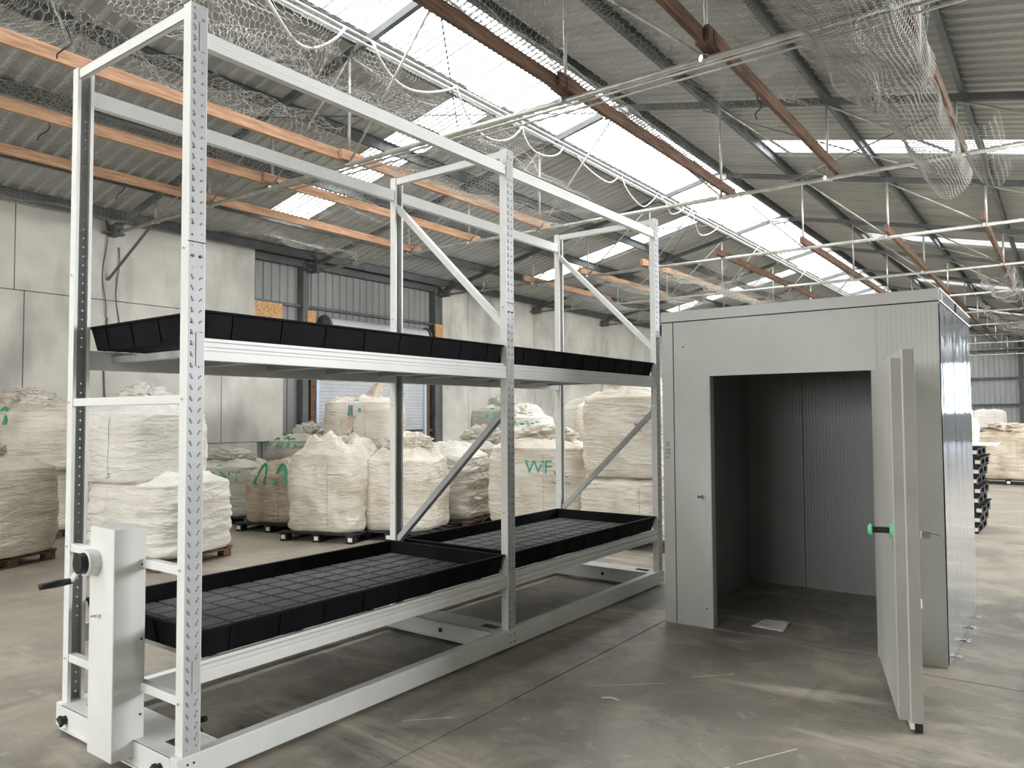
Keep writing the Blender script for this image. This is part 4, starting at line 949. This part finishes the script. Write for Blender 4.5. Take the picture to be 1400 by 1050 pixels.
# ================================================================== WIRE NETTING (hexagonal mesh of real wires)
def net(label, ctrl, y0, y1, seed, cell=.072, r=.0026, rough=.05, ragged=0.0, frac=1.0):
    rg = np.random.RandomState(seed)
    ctrl = np.array(ctrl, float)
    # Catmull-Rom cross-section, arc length
    P = np.vstack([2*ctrl[0]-ctrl[1], ctrl, 2*ctrl[-1]-ctrl[-2]]); S = []
    for i in range(1, len(P)-2):
        for t_ in np.linspace(0, 1, 24, endpoint=False):
            p0,p1,p2,p3 = P[i-1],P[i],P[i+1],P[i+2]
            S.append(.5*((2*p1)+(-p0+p2)*t_+(2*p0-5*p1+4*p2-p3)*t_**2+(-p0+3*p1-3*p2+p3)*t_**3))
    S.append(ctrl[-1]); S = np.array(S); A = np.concatenate([[0], np.cumsum(np.linalg.norm(np.diff(S,axis=0),axis=1))]); L = A[-1]
    # hex lattice in (s, y)
    a = cell/math.sqrt(3); nu = int(L/(1.5*a)); nv = int((y1-y0)/cell)
    I, J = np.meshgrid(np.arange(nu), np.arange(nv), indexing='ij'); cx = I*1.5*a; cy = J*cell+(I % 2)*cell/2
    ang = np.radians([0,60,120,180]); E = []
    cor = [(cx+a*np.cos(t_), cy+a*np.sin(t_)) for t_ in ang]
    for k in range(3):
        E.append(np.stack([cor[k][0].ravel(),cor[k][1].ravel(),cor[k+1][0].ravel(),cor[k+1][1].ravel()],1))
    E = np.vstack(E)
    if frac < 1: E = E[rg.rand(len(E)) < frac]
    ph = rg.rand(40)*6.28; fr = rg.uniform(1.0, 7.5, (20,2)); am = rough/(.6+fr[:,0]*.28)
    def W(s, y):
        s = np.clip(s, 0, L); X = np.interp(s, A, S[:,0]); Z = np.interp(s, A, S[:,1]); Y = y0+y
        dx = sum(am[k]*np.sin(fr[k,0]*s*2+fr[k,1]*y+ph[k]) for k in range(20))*.35
        dz = sum(am[k]*np.sin(fr[k,1]*s*2-fr[k,0]*y+ph[k+20]) for k in range(20))*.35
        e = np.clip(np.minimum(s, L-s)/.15, .15, 1)
        Z = Z+dz*e; X = X+dx*e
        Z = np.minimum(Z, np.where(X < XR, ZE+SL*(X-XW), ZR-SL*(X-XR))-.02)
        dy = .4*np.roll(dx, 7)
        return np.stack([X, Y+dx*.6, Z], 1)
    p = W(E[:,0], E[:,1]); q = W(E[:,2], E[:,3]); d = q-p; ln = np.linalg.norm(d,axis=1,keepdims=True); ok = (ln[:,0] > 1e-4) & (ln[:,0] < cell*2.5); p, q, d, ln = p[ok], q[ok], d[ok], ln[ok]; d /= ln
    ref = np.where(np.abs(d[:,2:3]) < .9, np.array([[0,0,1.]]), np.array([[1.,0,0]])); u = np.cross(d, ref); u /= np.linalg.norm(u,axis=1,keepdims=True); v = np.cross(d, u)
    n = len(p); V = np.empty((n,6,3))
    for k in range(3):
        o_ = (u*math.cos(k*2.0944)+v*math.sin(k*2.0944))*r; V[:,k] = p+o_; V[:,3+k] = q+o_
    F = np.array([[0,1,4,3],[1,2,5,4],[2,0,3,5]]); FF = (np.arange(n)[:,None,None]*6+F[None]).reshape(-1)
    me = bpy.data.meshes.new('wire_netting'); me.vertices.add(n*6); me.vertices.foreach_set('co', V.ravel()); me.loops.add(len(FF)); me.loops.foreach_set('vertex_index', FF)
    me.polygons.add(n*3); me.polygons.foreach_set('loop_start', np.arange(n*3)*4); me.polygons.foreach_set('loop_total', np.full(n*3,4)); me.update(calc_edges=True); me.materials.append(M['wire'])
    o_ = obj('wire_netting', me); return tag(o_, label, 'netting', 'wire netting slung under the roof')
net('crumpled wire netting heaped over the third timber from the left, near run', [(-7.02,4.86),(-7.12,5.18),(-7.5,5.30),(-7.9,5.22),(-8.25,5.0),(-8.45,4.86)], 1.2, 6.2, 1, rough=.13)
net('second crumpled layer of wire netting on the third timber from left', [(-7.1,4.9),(-7.25,5.12),(-7.55,5.18),(-7.9,5.02)], 1.2, 5.2, 2, rough=.16)
net('wire netting roll lying over the second timber from the left', [(-8.52,4.86),(-8.65,5.06),(-9.0,5.12),(-9.5,5.00),(-9.9,4.86)], 1.5, 6.2, 3, rough=.05)
net('faint wire netting sagging between outermost left timber and the wall', [(-9.98,4.82),(-10.6,4.66),(-11.4,4.62),(-12.1,4.78)], 1.8, 6.1, 4, r=.0014, rough=.04)
net('wire netting over the outermost left timber, second bay', [(-8.5,4.86),(-9.1,4.98),(-9.9,4.88),(-10.7,4.72),(-11.5,4.8)], 6.3, 10.2, 5, rough=.06)
net('white-edged wire netting over third timber from left, second bay', [(-7.02,4.86),(-7.3,5.1),(-7.9,5.05),(-8.45,4.86)], 6.3, 10.2, 6, rough=.07)
net('big sheet of wire netting hanging left of the ridge skylight, near bay', [(-6.75,6.18),(-6.72,5.85),(-6.6,5.5),(-6.35,5.2),(-5.95,5.02),(-5.6,4.95),(-5.45,5.1)], 1.0, 5.9, 7, rough=.10)
net('sheet of wire netting below the pale conduits, second bay', [(-6.75,6.15),(-6.7,5.8),(-6.5,5.45),(-6.2,5.1),(-5.8,4.9)], 6.0, 10.2, 9, rough=.07)
net('netting below the rack-top brown timber, second bay', [(-7.0,4.85),(-6.6,4.66),(-6.2,4.62),(-5.75,4.82)], 6.4, 10.2, 10, rough=.05)
net('fine wire netting stretched under the ridge skylight, near bay', [(-3.85,4.88),(-4.3,5.25),(-4.9,5.85),(-5.35,6.35)], 1.5, 6.2, 11, r=.0016, cell=.06, rough=.03)
net('fine wire netting stretched under the ridge skylight, second bay', [(-3.80,4.88),(-4.3,5.35),(-4.7,5.75),(-5.2,6.30)], 6.2, 10.4, 12, r=.0016, cell=.06, rough=.03)
net('wire netting draped between two brown timbers above first chord, near bay', [(-3.8,4.86),(-3.55,5.2),(-3.1,5.35),(-2.6,5.15),(-2.4,4.88)], 2.0, 6.1, 13, rough=.08, cell=.06)
net('wire netting spread between two brown timbers, second bay', [(-3.75,4.86),(-3.4,5.25),(-2.95,5.65),(-2.45,5.7)], 6.3, 10.5, 14, r=.0016, rough=.05)
net('large sagging belly of wire netting at upper right, near bay', [(-1.80,4.98),(-1.62,4.66),(-1.38,4.42),(-1.10,4.36),(-.90,4.52),(-.84,4.82),(-.96,4.92)], 2.5, 7.6, 15, rough=.035, cell=.045)
net('inner layer of the sagging netting belly at upper right', [(-1.70,4.95),(-1.5,4.62),(-1.25,4.48),(-1.0,4.58),(-.92,4.82)], 2.5, 7.6, 16, rough=.12, cell=.06)
net('tapering tail of the sagging netting at upper right', [(-1.45,4.88),(-1.36,4.60),(-1.18,4.46),(-.98,4.55),(-.88,4.82)], 7.5, 11.4, 17, rough=.015, cell=.045)
net('small netting curtain hanging right of the furthest right timber', [(-.92,4.80),(-.78,4.52),(-.58,4.45),(-.42,4.62)], 8.6, 11.0, 18, rough=.012)
net('netting along the purlin right of the brown timber, upper right', [(-2.45,5.78),(-2.60,5.60),(-2.75,5.68),(-2.9,5.85)], 5.5, 10.2, 19, rough=.06)
net('netting sagging under the outermost left timber, far run', [(-10.0,4.78),(-9.6,4.50),(-9.0,4.42),(-8.5,4.74)], 14.3, 18.4, 20, cell=.08, r=.003, rough=.04)
net('netting sagging under the second timber, far run', [(-8.45,4.78),(-8.0,4.48),(-7.4,4.45),(-7.02,4.74)], 14.3, 18.6, 21, cell=.08, r=.003, rough=.04)
net('netting sagging under the third timber, far run', [(-6.95,4.78),(-6.5,4.50),(-5.9,4.45),(-5.45,4.74)], 14.3, 22.0, 22, cell=.09, r=.0035, rough=.06)
net('netting hanging by the furthest right timber, far run', [(-1.5,4.8),(-1.3,4.45),(-.95,4.5),(-.8,4.85)], 18.5, 23, 23, cell=.09, r=.0035, rough=.06)
net('netting hanging low deep in the hall at right', [(-2.2,5.3),(-1.7,4.6),(-1.0,4.5),(-.7,4.9)], 27, 34, 24, cell=.12, r=.005, rough=.08)
for o in bpy.data.objects:
    if 'worldparts' in o: del o['worldparts']
